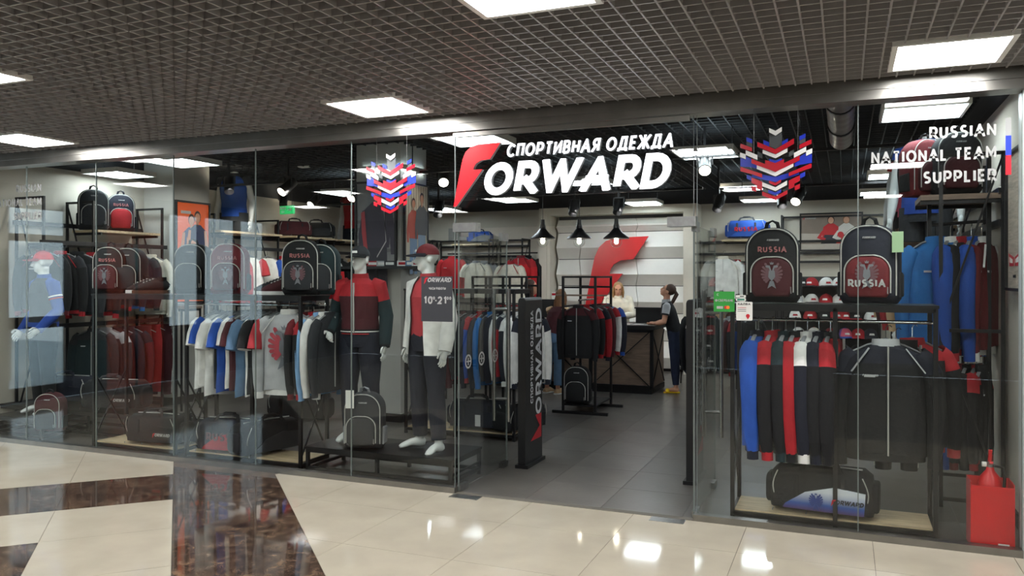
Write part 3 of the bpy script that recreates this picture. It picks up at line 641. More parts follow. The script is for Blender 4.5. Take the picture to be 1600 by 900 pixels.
    hk = MB(); hk.tube([(0, 0, -.085), (0, 0, -.02)]+[(.018-.018*math.cos(t), 0, -.02+.022*math.sin(t)) for t in (.5, 1.2, 1.9, 2.6)], .003, 6); hk.build('hook', HOOK, hg, True)
    return o
KW = dict(tee='t-shirt', polo='polo shirt', jacket='zip jacket', hoodie='sweatshirt', pants='trousers', vest='sleeveless vest')
ORD = 'first second third fourth fifth sixth seventh eighth ninth tenth eleventh twelfth thirteenth fourteenth fifteenth sixteenth'.split()
def garment(spec, loc, rz, lab, group, sc=1):
    sp = (spec+',,').split(','); k, a, b, c = sp[0], sp[1], sp[2] or None, sp[3] or None
    nm = {'tee': 't-shirt'}.get(k, KW[k]); desc = cw(a)+(' and '+cw(b) if b and b != a else '')+' '+nm
    return place(('g', k, a, b, c), lambda: mk_garment(k, a, b, c), desc+' '+lab, {'tee': 't-shirt', 'polo': 'shirt'}.get(k, nm.split()[-1]), loc, rz, group, sc)
def row(specs, p0, p1, rz, where, group, sc=1, jit=.0):
    n = len(specs)
    for i, s_ in enumerate(specs):
        t = i/max(1, n-1); p = Vector(p0).lerp(Vector(p1), t)
        p = p+Vector((R.uniform(-1, 1)*jit, R.uniform(-1, 1)*jit*.3, 0))
        garment(s_, p, rz+R.uniform(-.12, .12), '%s from left %s' % (ORD[i], where), group, (sc*R.uniform(.94, 1.04), sc*R.uniform(.55, .75), sc*R.uniform(.93, 1.06)))
# front left rack: T-shirts
zt = 1.47
a, b = xat(336, 6.05), xat(500, 6.05)
row('tee,white,white tee,white,royal tee,white tee,black,white tee,royal tee,white tee,maroon tee,denim tee,white tee,black tee,white,printred'.replace('tee,white,white', 'tee,white', 1).split(), (a, 6.05, zt), (xat(432, 6.05), 6.05, zt), 1.45, 'on the front left rail', 'T-shirts on the front left rail', 1.08)
row('jacket,black,darkred jacket,black,red jacket,lightblue hoodie,white jacket,darkgrey'.split(), (xat(482, 6.08), 6.08, zt), (xat(516, 6.08), 6.08, zt), 1.5, 'at the end of front left rail', 'jackets on the front left rail')
o = garment('hoodie,lightgrey,lightgrey,white', (xat(452, 5.92), 5.92, 1.5), .25, 'with a printed eagle on the chest, facing the glass', None, 1.06)
E_R = mat('red_print', '#a8404a', .8); E_G = mat('grey_print', '#6d7076', .8)
def eagle(o, cx, cz, s, y, m1, m2, nm='printed_eagle'):
    b = MB(); f = lambda u, v, w: (cx+u*s, y-w, cz+v*s)
    for g_ in (-1, 1):
        for k in range(7):
            a0 = 1.15-.33*k; L = 1.0-.075*k; x0, z0 = .14, .18-.06*k; dx, dz = math.cos(a0), math.sin(a0); nx, nz = -dz*.065, dx*.065
            b.prism([(g_*(x0-nx), z0-nz), (g_*(x0+L*.75*dx-nx*1.3), z0+L*.75*dz-nz*1.3), (g_*(x0+L*.82*dx), z0+L*.82*dz), (g_*(x0+L*.75*dx+nx*1.3), z0+L*.75*dz+nz*1.3), (g_*(x0+nx), z0+nz)], f, 0, .002+.0004*(k % 2))
        b.m = 1; b.prism([(g_*.06, .1), (g_*.2, .55), (g_*.45, .62), (g_*.36, .75), (g_*.14, .72), (g_*.0, .3)], f, 0, .005); b.m = 0
    b.m = 1; b.prism([(-.2, .35), (.2, .35), (.24, -.1), (0, -.42), (-.24, -.1)], f, 0, .006); b.prism([(-.12, -.4), (.12, -.4), (.3, -.95), (0, -.75), (-.3, -.95)], f, 0, .004)
    b.prism([(-.1, .8), (.1, .8), (.14, .98), (.05, .9), (0, 1.02), (-.05, .9), (-.14, .98)], f, 0, .004)
    return b.build(nm, [m1, m2], o)
eagle(o, 0, -.40, .19, -.1, E_R, E_G)
# left front bay rail on the left wall
row('jacket,black,black,darkred jacket,black,darkgrey,red jacket,darkgrey,black jacket,black,black,red jacket,darkgrey,lightgrey,red jacket,navy,brightblue jacket,navy,teal hoodie,cream'.split(), (-8.2, 6.25, 2.08), (-8.2, 7.75, 2.08), .45, 'on the left front bay rail', 'jackets in the left front bay', 1.0)
row('jacket,teal,darkgrey jacket,darkgrey,lightgrey hoodie,maroon,navy jacket,darkred,navy pants,darkred pants,red pants,maroon,white'.split(), (-8.2, 6.9, 1.18), (-8.2, 7.9, 1.18), .5, 'on the low left bay rail', 'sportswear on the low left rail', 1.0)
# left wall behind the first column
row('tee,royal hoodie,white,printred tee,white,printred tee,white,royal jacket,navy,brightred jacket,maroon,darkgrey jacket,brightred jacket,brightred,white jacket,black hoodie,beige jacket,white,red jacket,white,brightred hoodie,white,red'.split(), (-8.3, 8.95, 2.12), (-8.3, 13.6, 2.12), .3, 'on the upper left wall rail', 'clothes on the upper left wall rail')
row('jacket,navy,black pants,black jacket,maroon,navy hoodie,navy jacket,black,red pants,navy jacket,teal,navy hoodie,white jacket,red,white'.split(), (-8.3, 9.1, 1.12), (-8.3, 13.6, 1.12), .3, 'on the lower left wall rail', 'clothes on the lower left wall rail')
# back wall left part
for px, s_, t in ((706, 'hoodie,brightred', 'on the back wall left of the polo shirt'), (722, 'jacket,royal,black', 'on the back wall behind the red sweatshirt'), (744, 'polo,cream,cream,grey', 'hanging in the middle of the back wall shelf'), (757, 'polo,grey', 'behind the cream polo shirt on the back wall')):
    garment(s_, at(px, 394 if px < 730 else 401, 14.1+(.12 if px in (722, 757) else 0)), .1, t, 'clothes on the left back wall', 1.05)
for px, s_, t in ((814, 'jacket,brightred,red,darkred', 'behind the white jacket near the left pendant lamp'), (824, 'jacket,black', 'behind the red jacket near the left pendant lamp'), (797, 'jacket,cream,cream,red', 'in front of the red jacket at the back wall')):
    garment(s_, at(px, 392 if px > 800 else 402, {814: 14.15, 824: 14.3, 797: 13.95}[px]), -.15, t, 'clothes on the left back wall', 1.15)
# gondola rack left of the entrance
ga, gb = xat(716, 7.85), xat(824, 7.85)
row('jacket,black hoodie,red,maroon jacket,darkgrey hoodie,red,navy jacket,royal,red jacket,navy jacket,brightblue jacket,darkgrey jacket,navy jacket,white jacket,red,navy jacket,navy,white jacket,white jacket,white,navy'.split()[:16], (ga, 7.93, 1.42), (gb, 7.93, 1.42), 1.25, 'on the rack behind the left door', 'jackets on the rack behind the left door', 1.02)
# centre aisle rack
row('jacket,black,maroon,black jacket,black,red jacket,red,navy jacket,maroon jacket,white,red jacket,royal,navy'.split()[:5], (-3.08, 9.62, 1.43), (-2.95, 10.25, 1.43), .0, 'on the aisle rack before the counter', 'jackets on the aisle rack', .9)
garment('jacket,navy,royal', (-2.92, 10.33, 1.43), 0, 'last on the aisle rack, nearest the counter', 'jackets on the aisle rack', .9)
# right front rack
xs = [1185, 1207, 1228, 1243, 1262, 1280, 1298]
for i, (px, s_) in enumerate(zip(xs, ['jacket,royal,royal,navy', 'jacket,black,red,red', 'jacket,black,teal', 'jacket,red,red,black', 'jacket,navy,white', 'jacket,black,navy', 'jacket,black,red,black'])):
    garment(s_, (xat(px, 6.0), 6.0, 1.42), 1.38, '%s from left on the right front rack' % ORD[i], 'jackets on the right front rack', (1.0, 1.0, 1.16))
for px, Y_ in ((1190, 5.74), (1243, 5.74)): pass
o = garment('jacket,black,navy,lightgrey', (xat(1384, 5.93), 5.93, 1.38), .1, 'facing the glass on the right front rack', None, 1.12)
letters('FORWARD', .012, front(-.14, -.295, -.094), 0, .003, .2, .2, .085, 'lettering', TW, o)
garment('jacket,black,red', (xat(1425, 6.1), 6.08, 1.38), .5, 'half hidden behind the front jacket of the right rack', 'jackets on the right front rack', 1.08)
garment('pants,black,white', (xat(1400, 6.0), 6.0, 1.36), .1, 'under the front jacket of the right rack', None, .95)
# right wall, upper and lower rails
for i, (px, s_) in enumerate(((1466, 'hoodie,brightblue'), (1489, 'hoodie,brightblue,royal,white'), (1504, 'jacket,black,black,red'), (1522, 'hoodie,royal'), (1538, 'hoodie,darkred,darkred,white'))):
    garment(s_, at(px-4, 350, 7.0+.03*i), (.35, 1.2, 1.15, 1.25, 1.1)[i], '%s from left on the upper right wall rail' % ORD[i], 'tops on the upper right wall rail', (1.0, 1.0, 1.25))
for i, (px, s_) in enumerate(((1470, 'jacket,red,red'), (1482, 'jacket,royal,royal'), (1496, 'jacket,black,darkred'), (1512, 'jacket,black'), (1526, 'jacket,black,red'), (1536, 'pants,black'))):
    garment(s_, at(px, 552, 7.0), 1.2, '%s from the left on the lower right wall rail' % ORD[i], 'tops on the lower right wall rail', (.85, .85, 1.02))
for i, (px, s_, Y_) in enumerate(((1425, 'hoodie,red', 8.7), (1405, 'hoodie,beige', 10.2), (1436, 'hoodie,beige', 8.6), (1412, 'jacket,maroon', 9.6), (1430, 'tee,darkred', 9.2))):
    garment(s_, at(px, 382, Y_), .3, '%s beyond the right shoe shelf' % ORD[i], 'garments beyond the right shoe shelf', 1.0)
# back wall right part
garment('jacket,white,white,cream', at(1130, 392, 14.25), .1, 'on the back wall above the green sticker', None, 1.2)
garment('jacket,navy,white,red', at(1150, 398, 14.4), .5, 'beside the white jacket on the back wall', None, 1.1)
row('jacket,grey jacket,maroon jacket,navy,red jacket,royal,navy jacket,black'.split(), at(1142, 485, 12.4), at(1175, 485, 12.2), 1.0, 'on the rail behind the green sticker', 'jackets behind the green sticker', 1.1)
row('jacket,black jacket,navy,white jacket,teal'.split(), at(1086, 478, 11.6), at(1104, 478, 11.2), 1.1, 'on the rail behind the right door', 'jackets behind the right door', 1.1)
# ------------------------------------------------------------ racks
def rack(name, lab, x0, x1, y0, y1, h, group=None, posts=(), rail=None, shelf=True, base=True, t=.028, boards=WOOD, xb=True):
    o = thing(name, lab, 'rack', ((x0+x1)/2, (y0+y1)/2, 0), 0, group); X, Y = (x1-x0)/2, (y1-y0)/2
    for x in (-X, X)+tuple(p-(x0+x1)/2 for p in posts):
        for y in (-Y, Y): MB().box(x-t/2, x+t/2, y-t/2, y+t/2, 0, h).build('post', METAL, o)
    for z in (h-t/2, .05):
        for y in (-Y, Y): MB().box(-X, X, y-t/2, y+t/2, z-t/2, z+t/2).build('crossbar', METAL, o)
        for x in (-X, X): MB().box(x-t/2, x+t/2, -Y, Y, z-t/2, z+t/2).build('crossbar', METAL, o)
    if shelf: MB().box(-X-.02, X+.02, -Y-.02, Y+.02, h, h+.02).build('top_shelf', METAL, o)
    if base: MB().box(-X+t/2, X-t/2, -Y+t/2, Y-t/2, .05, .075).build('base_board', boards, o)
    if rail: 
        b = MB(); b.tube([(-X, 0, rail), (X, 0, rail)], .012, 8)
        for x in (-X, X): b.bar((x, -Y, rail), (x, Y, rail), .015)
        b.build('clothes_rail', CHROME, o, True)
    if xb:
        for x in (-X, X):
            for s in (-1, 1): MB().bar((x, -Y*s, .1), (x, Y*s, h*.5), .012).build('brace', METAL, o)
    return o
rack('display_rack', 'black metal display rack with oak base at the far right glass', -.73, .54, 5.83, 6.22, 1.5, None, (-.06,), 1.40)
rack('display_rack', 'black metal display rack of T-shirts behind the left glass', -5.72, -4.42, 5.83, 6.22, 1.52, None, (-4.95,), 1.45)
rack('display_rack', 'black metal display rack at the far left glass pane', -6.92, -5.86, 5.83, 6.22, 1.52, None, (), None)
o = rack('clothes_rack', 'low wide clothes rack standing behind the left glass door', -4.45, -3.17, 7.72, 8.14, 1.56, None, (-3.85,), 1.42)
tz = 1.56
b = MB(); 
for x0, x1 in ((-.42, -.02), (.02, .6)):
    for z in (.0, .12): b.box(x0, x1, -.02, .005, tz+z, tz+z+.02)
    for x in (x0, x1): b.box(x-.01, x+.01, -.02, .005, tz, tz+.14)
# aisle rack with two end frames
o = thing('clothes_rack', 'tall black clothes rack standing in the aisle before the counter', 'rack', (-3.05, 9.95, 0)); X = .2
for y in (-.36, .36):
    for x in (-.22, .2): MB().box(x-.014, x+.014, y-.014, y+.014, .03, 1.72).build('post', METAL, o)
    for z in (1.58, 1.71): MB().box(-.22, .2, y-.012, y+.012, z-.012, z+.012).build('crossbar', METAL, o)
    MB().box(-.36, .36, y-.02, y+.02, .0, .035).build('foot', METAL, o)
for x in (-.22, .2):
    for z in (1.71, 1.34): MB().box(x-.012, x+.012, -.36, .36, z-.012, z+.012).build('crossbar', METAL, o)
MB().tube([(-.01, -.36, 1.42), (-.01, .36, 1.42)], .012, 8).build('clothes_rail', CHROME, o, True)
MB().box(-.33, .32, -.34, -.26, 1.47, 1.49).build('shelf_board', DWOOD, o); MB().box(-.22, .2, -.36, .36, .1, .12).build('base_board', METAL, o)
# upper lattice of a second rack behind the left door
o = thing('clothes_rack', 'black rack with a lattice top behind the left door rack', 'rack', (xat(790, 9.3), 9.3, 0))
for x in (-.36, -.12, .14, .36):
    for y in (-.2, .2): MB().box(x-.013, x+.013, y-.013, y+.013, 0, 1.72).build('post', METAL, o)
for z in (1.60, 1.71):
    for y in (-.2, .2): MB().box(-.36, .36, y-.012, y+.012, z-.012, z+.012).build('crossbar', METAL, o)
for z in (.5, .95, 1.3): MB().box(-.36, .36, -.2, .2, z, z+.02).build('shelf_board', DWOOD, o)
# wall frames (perpendicular to a side wall) with rails and shelves
def wallframe(x0, x1, y, z1, lab, group, diag=1):
    o = thing('wall_frame', lab, 'frame', ((x0+x1)/2, y, 0), 0, group); X = (x1-x0)/2; t = .025
    for x in (-X, X): MB().box(x-t/2, x+t/2, -t/2, t/2, 0, z1).build('post', METAL, o)
    for z in (z1-t/2, z1*.5, .06): MB().box(-X, X, -t/2, t/2, z-t/2, z+t/2).build('crossbar', METAL, o)
    MB().bar((-X*diag, 0, z1-.03), (X*diag, 0, z1*.5+.03), .014).build('brace', METAL, o); MB().bar((X*diag, 0, z1*.5-.03), (-X*diag, 0, .1), .014).build('brace', METAL, o)
    return o
for i, y in enumerate((6.35, 7.0, 8.05, 9.0, 10.4, 11.9, 13.4)): wallframe(-8.76, -8.32, y, 2.62, 'black metal wall frame with a diagonal, %s along the left wall' % ORD[i], 'wall frames on the left wall')
for i, y in enumerate((6.75, 7.6, 8.9, 10.4, 12.0, 13.6)): wallframe(.66, 1.06, y, 2.62, 'black metal wall frame, %s along the right wall' % ORD[i], 'wall frames on the right wall', -1)
def wallrail(x, y0, y1, z, lab): return tag(MB().box(x-.02, x+.02, y0, y1, z-.025, z+.025).build('wall_rail', METAL), lab, 'rail', 'wall rails')
for z, t in ((2.33, 'upper'), (2.1, 'middle'), (1.15, 'lower')): wallrail(-8.3 if z < 2.2 else -8.74, 6.3, 8.1, z, '%s black rail on the left front bay wall' % t); wallrail(-8.3 if z < 2.2 else -8.74, 8.9, 13.7, z+(.04 if z < 2.2 else 0), '%s long black rail on the left wall farther back' % t)
for z, t in ((2.33, 'upper'), (2.1, 'middle')): wallrail(1.05, 6.75, 13.6, z, '%s black rail along the right wall' % t)
b = MB(); b.tube([at(1452, 352, 7.0), at(1545, 345, 7.05)], .013, 8); tag(b.build('clothes_rail', METAL), 'upper clothes rail on the right wall holding blue tops', 'rail')
b = MB(); b.tube([at(1462, 556, 7.0), at(1545, 551, 7.05)], .013, 8); tag(b.build('clothes_rail', METAL), 'lower clothes rail on the right wall holding dark jackets', 'rail')
b = MB()
for px in (1452, 1545): p = at(px, 340, 7.0); b.box(p.x-.014, p.x+.014, 6.98, 7.03, 0, 2.62)
tag(b.build('rail_uprights', METAL), 'pair of black uprights carrying the right wall rails', 'frame')
def shelf(nm, lab, x0, x1, y0, y1, z, m=WOOD, group='wall shelves', br=True, t=.03):
    o = thing(nm, lab, 'shelf', ((x0+x1)/2, (y0+y1)/2, z), 0, group); X, Y = (x1-x0)/2, (y1-y0)/2
    MB().box(-X, X, -Y, Y, -t, 0).build('board', m, o)
    if br:
        for s in (-1, 1): MB().box(-X if Y > X else s*X*.9-.01, X if Y > X else s*X*.9+.01, s*Y*.9-.01 if Y > X else -Y, s*Y*.9+.01 if Y > X else Y, -t-.03, -t).build('bracket', METAL, o)
    return o
shelf('wall_shelf', 'oak shelf carrying two backpacks in the left front bay', -8.74, -8.3, 7.05, 8.0, 2.28)
shelf('wall_shelf', 'dark shelf below the backpack shelf in the left bay', -8.74, -8.15, 6.45, 7.5, 2.1, METAL)
for y0, y1, t in ((9.0, 10.35, 'blue vest torso'), (10.7, 11.85, 'two dark sports bags'), (12.0, 13.4, 'red shirt torso')): shelf('wall_shelf', 'oak shelf on the left wall carrying the '+t, -8.74, -8.2, y0, y1, 2.38)
p = at(1436, 318, 6.9); q = at(1538, 310, 6.9); shelf('wall_shelf', 'dark board shelf above the blue tops on the right', p.x, 1.05, 6.75, 7.3, p.z+.05, DWOOD, t=.04)
for y, z, t in ((8.3, 1.98, 'the beige shoe'), (9.6, 2.25, 'nothing, high up'), (8.3, 1.55, 'the grey sneaker'), (8.3, 1.05, 'the white shoes')): shelf('shoe_shelf', 'small wooden shoe shelf on the right holding '+t, .5, 1.09, y, y+.5, z, WOOD, 'shoe shelves')
# back wall frames & shelves
def bwframe(px0, px1, lab, Yb=14.6, z1=2.45):
    x0, x1 = xat(px0, Yb), xat(px1, Yb); o = thing('wall_frame', lab, 'frame', ((x0+x1)/2, Yb-.2, 0), 0, 'wall frames on the back wall'); X = (x1-x0)/2
    for x in (-X, X): 
        MB().box(x-.013, x+.013, -.2, .2, z1-.03, z1).build('arm', METAL, o)
        for y in (-.2, .18): MB().box(x-.013, x+.013, y-.013, y+.013, 0, z1).build('post', METAL, o)
        MB().bar((x, -.2, 1.9), (x, .18, z1), .012).build('brace', METAL, o)
    MB().box(-X, X, .16, .19, z1-.03, z1).build('crossbar', METAL, o)
    for z in (2.3, 2.1, 1.95): MB().box(-X, X, .15, .2, z, z+.04).build('crossbar', METAL, o)
    return o
bwframe(672, 684, 'narrow black wall frame beside the poster column'); bwframe(690, 777, 'black wall frame holding the cream polo shirt'); bwframe(783, 828, 'black wall frame holding the white jacket')
bwframe(1100, 1215, 'black wall frame around the blue sports bag', z1=2.35); bwframe(1224, 1440, 'wide black wall frame around the sitting couple poster', z1=2.75)
shelf('wall_shelf', 'oak shelf at the back with a blue folded item', xat(716, 14.4), xat(762, 14.4), 14.1, 14.6, at(716, 381, 14.1).z)
shelf('wall_shelf', 'oak shelf carrying the blue RUSSIA sports bag', xat(1130, 14.3), xat(1192, 14.3), 14.1, 14.6, at(1150, 374, 14.1).z)
tag(MB().box(xat(700, 14.6), xat(737, 14.6), 14.62, 14.649, at(700, 376, 14.6).z, at(700, 357, 14.6).z).build('wall_panel', COLM), 'plain grey rectangle on the back wall behind the shelf', 'panel')
# ------------------------------------------------------------ cap wall
xc0, xc1 = xat(1165, 14.3), xat(1375, 14.3)
cw_ = thing('cap_display', 'dark wall display of seven narrow shelves full of caps', 'display', ((xc0+xc1)/2, 14.5, 0)); X = (xc1-xc0)/2
MB().box(-X, X, .08, .12, .2, 1.72).build('back_panel', mat('dark_grey_panel', '#3a3938', .7, var=.1), cw_)
for px in (1165, 1240, 1310, 1375): x = xat(px, 14.3)-(xc0+xc1)/2; MB().box(x-.015, x+.015, -.18, .1, 0, 1.75).build('post', METAL, cw_)
CZ = [at(1300, y, 14.35).z for y in (448, 474, 499, 527, 552, 577)]
for z in CZ: MB().box(-X, X, -.18, .1, z-.025, z).build('shelf_board', METAL, cw_)
def mk_cap(c1, c2, c3):
    o = root('baseball_cap'); b = MB(); rings = []
    for i in range(7):
        t = i/6*PI/2; r = math.cos(t); rings.append([(.088*r*math.cos(a)+0, .098*r*math.sin(a), .012+.105*math.sin(t)) for a in [2*PI*j/16 for j in range(16)]])
    for i in range(6): 
        for j in range(16):
            pass
    b.quadstrip(rings); b.build('crown', fab(c1), o, True)
    fp = MB(); rr = []
    for i in range(5):
        t = i/4*1.15; r = math.cos(t); rr.append([(.091*r*math.cos(a), .101*r*math.sin(a), .013+.108*math.sin(t)) for a in [PI*1.22+PI*.56*j/8 for j in range(9)]])
    fp.quadstrip(rr, close=False, caps=False); fp.build('front_panel', fab(c3), o, True)
    v = MB(); top = []; 
    for z, k in ((.0, 1), (.008, 1)):
        top.append([(.082*math.cos(a), .09*math.sin(a), z+.012) for a in [PI+PI*j/10 for j in range(11)]]+[(.075*math.cos(a), -.05-.125*abs(math.sin(a))**.7, z+.006-.012*abs(math.cos(a))) for a in [2*PI-PI*j/10 for j in range(11)]])
    v.quadstrip(top); v.build('visor', fab(c2), o, True)
    MB().ell((0, 0, .118), (.009, .009, .006), 8, 4).build('button', fab(c2), o)
    MB().prism([(-.03, 0), (.03, 0), (.024, .022), (-.024, .022)], lambda u, v, w: (u, -.098-w+v*.35, .04+v), 0, .004).build('badge', fab('white' if c3 != 'white' else 'red'), o)
    return o
CAPS = [(0, [('1252', 'black black black'), ('1268', 'red black red'), ('1291', 'white black white'), ('1311', 'lightgrey navy white'), ('1333', 'red red red')]),
        (1, [('1247', 'white white lightgrey'), ('1268', 'white black white'), ('1291', 'red red red'), ('1311', 'white white white'), ('1331', 'navy red navy')]),
        (2, [('1242', 'black black white'), ('1266', 'red red red'), ('1288', 'black black black'), ('1306', 'red black red'), ('1318', 'red red red'), ('1336', 'black red black'), ('1362', 'white white white')]),
        (3, [('1247', 'lightgrey black white'), ('1272', 'cream red white'), ('1298', 'maroon black darkred'), ('1320', 'purple blue pink'), ('1341', 'red red red'), ('1360', 'navy navy navy')]),
        (4, [('1228', 'red black red'), ('1266', 'white black white'), ('1290', 'black black black'), ('1317', 'grey black grey'), ('1340', 'black black black')]),
        (5, [('1230', 'black black black'), ('1272', 'red black white'), ('1296', 'red white red'), ('1316', 'red red red'), ('1338', 'navy navy navy')])]
RN = ['top', 'second', 'third', 'fourth', 'fifth', 'lowest']
for r_, L_ in CAPS:
    for i, (px, c) in enumerate(L_):
        c1, c2, c3 = c.split(); p = Vector((xat(int(px), 14.38), 14.38, CZ[r_]))
        place(('cap', c), lambda: mk_cap(c1, c2, c3), '%s cap, %s from the left on the %s cap shelf' % (cw(c1) if c1 == c2 else cw(c1)+' and '+cw(c2), ORD[i], RN[r_]), 'cap', p, R.uniform(-.3, .5), 'caps on the cap display', 1.35)
# small wooden shelves with knitted hats left of the caps
hx0, hx1 = xat(1098, 12.6), xat(1150, 12.6); o = thing('accessory_shelf', 'light wooden shelf unit with knitted hats behind the right door', 'shelf', ((hx0+hx1)/2, 12.8, 0)); X = (hx1-hx0)/2
for x in (-X, X): MB().box(x-.012, x+.012, -.15, .15, 0, 1.45).build('post', METAL, o)
HZ = [at(1120, y, 12.6).z for y in (478, 502, 526, 551)]
for z in HZ: MB().box(-X, X, -.2, .15, z-.02, z).build('shelf_board', WOOD, o)
def mk_hat(c):
    o = root('knitted_hat'); b = MB(); b.ell((0, 0, .07), (.085, .085, .075), 14, 7); b.build('crown', fab(c), o, True); MB().tube([(0, 0, .005), (0, 0, .05)], .092, 16).build('brim', fab('white' if c != 'white' else 'red'), o, True); return o
for k, z in enumerate(HZ[:]):
    for i in range(3):
        c = [['brown', 'orange', 'maroon'], ['maroon', 'beige', 'brown'], ['orange', 'beige', 'red'], ['red', 'maroon', 'navy']][k][i]
        place(('hat', c), lambda: mk_hat(c), '%s knitted hat, %s from the left on the %s wooden shelf' % (c, ORD[i], ['top', 'second', 'third', 'lowest'][k]), 'hat', ((hx0+hx1)/2-X*.65+X*.65*i, 12.7, z), 0, 'knitted hats', .95)
# ------------------------------------------------------------ bags
PIPE = mat('pale_piping', '#b9b8b2', .5)
def archo(w, h, r, n=8):
    P = [(-w/2+.02, 0), (w/2-.02, 0), (w/2, .03)]; P += [(w/2*(1-.05*math.sin(t))*math.cos(t) if False else w/2-r+r*math.cos(t), h-r+r*math.sin(t)) for t in [PI/2*i/n for i in range(n+1)]]
    P += [(-w/2+r+r*math.cos(t), h-r+r*math.sin(t)) for t in [PI/2+PI/2*i/n for i in range(n+1)]]+[(-w/2, .03)]; return P
def mk_backpack(c1, c2, c3, word='', deco='eagle'):
    o = root('backpack'); b = MB(); b.pillow(archo(.33, .47, .14), .2, .1, cz=.2); b.build('body', fab(c1), o, True)
    b = MB(); b.pillow(archo(.24, .24, .09), .07, .08, f=lambda u, v, w: (u, -.12+w, .04+v), cz=.1); b.build('front_pocket', fab(c2), o, True)
    P = archo(.25, .25, .095)[2:]; b = MB(); b.tube([(u, -.145, .035+v) for u, v in P], .004, 6); b.build('pocket_piping', PIPE, o, True)
    P = archo(.30, .44, .13)[2:]; b = MB(); b.tube([(u, -.098, .02+v) for u, v in P], .004, 6); b.build('body_piping', PIPE, o, True)
    b = MB(); b.tube([(-.04, -.02, .46), (-.03, -.03, .5), (0, -.035, .515), (.03, -.03, .5), (.04, -.02, .46)], [(.012, .006)]*5, 8); b.build('top_handle', fab(c3), o, True)
    for s in (-1, 1):
        b = MB(); b.tube([(s*.08, .09, .43), (s*.1, .13, .36), (s*.11, .135, .2), (s*.12, .1, .06)], [(.022, .007)]*4, 8); b.build('shoulder_strap', fab(c3), o, True)
        b = MB(); b.pillow([(-.06, 0), (.06, 0), (.055, .14), (-.055, .15)], .03, .1, f=lambda u, v, w: (s*(.163)+w, u, .04+v), cz=.07); b.build('side_pocket', fab(c3), o, True)
    if deco: eagle(o, 0, .17, .085, -.158, mat('dim_red_print', '#6c4a50', .7), mat('dim_grey_print', '#77797f', .7))
    if word: letters('RUSSIA', .036, lambda u, v, w: (-.085+u, -.104-w, .315+v), 0, .004, .22, 0, .17, 'lettering', mat('rose_print', '#a86a6a' if c1 != 'darkred' else '#c08a8a', .6), o)
    letters('FORWARD', .012, lambda u, v, w: (-.03+u, -.104-w, .385+v), 0, .003, .2, .2, .07, 'brand_lettering', TW, o)
    b = MB(); b.tube([(.11, -.15, .1), (.112, -.155, .06)], .004, 6); b.build('zip_puller', STEEL, o); return o
def backpack(c, lab, loc, rz=0, sc=1, word='R', deco='e', group='backpacks on display'): return place(('bp', c, word, deco), lambda: mk_backpack(*c.split(), word, deco), lab, 'backpack', loc, rz, group, sc)
def onp(px, Y, z): return Vector((xat(px, Y), Y, z))
backpack('black maroon black', 'black backpack with RUSSIA and an eagle on the right rack', onp(1207, 6.0, 1.525), .05, 1.12)
o = backpack('navy darkred black', 'dark backpack with big RUSSIA lettering at the right end of the rack', onp(1360, 6.02, 1.525), -.15, 1.14, '', 'x')
letters('RUSSIA', .045, lambda u, v, w: (-.1+u, -.168-w, .1+v), 0, .004, .22, 0, .2, 'lettering', TW, o)
tag_ = MB(); tag_.box(.13, .19, -.125, -.12, .3, .42); tag_.build('price_tag', mat('green_tag', '#9cb890', .6), o)
backpack('black black darkgrey', 'plain black backpack on the left rack below the orange poster', onp(304, 6.0, 1.545), .35, 1.02, '', '')
backpack('darkred maroon darkgrey', 'dark red backpack with an eagle on the left rack', onp(360, 6.0, 1.545), .45, 1.02)
backpack('black darkgrey black', 'large black backpack with pale piping, right end of the left rack', onp(474, 6.02, 1.545), .35, 1.06)
backpack('teal darkgrey black', 'dark green backpack partly behind the piped black one', onp(503, 6.12, 1.545), .35, .98, '', '')
backpack('black maroon darkgrey', 'black backpack with a maroon pocket on the far left rack', onp(176, 6.02, 1.545), .35, 1.0)
backpack('teal teal black', 'dark green backpack behind the maroon pocket one, far left', onp(203, 6.12, 1.545), .4, .98, '', '')
backpack('navy red navy', 'navy and red backpack on the high shelf at the far left', Vector((-8.5, 7.55, 2.285)), .9, 1.0, 'R', '')
backpack('darkgrey darkgrey black', 'dark grey backpack on the high shelf at the far left', Vector((-8.5, 7.15, 2.285)), .9, 1.05, '', '')
backpack('black black black', 'black backpack standing on the foot of the aisle rack', (-3.1, 9.66, .125), .1, 1.0, '', '')
o = backpack('darkgrey darkgrey grey', 'dark wheeled backpack with a paper tag on the mannequin platform', onp(571, 5.95, .235), .3, 1.02, '', '')
b = MB(); b.box(-.13, -.06, -.14, -.135, .35, .5); b.build('price_tag', WHITE, o)
backpack('maroon black darkgrey', 'maroon backpack on the floor at the far left glass', onp(80, 5.95, .1), .4, .85, '', '')
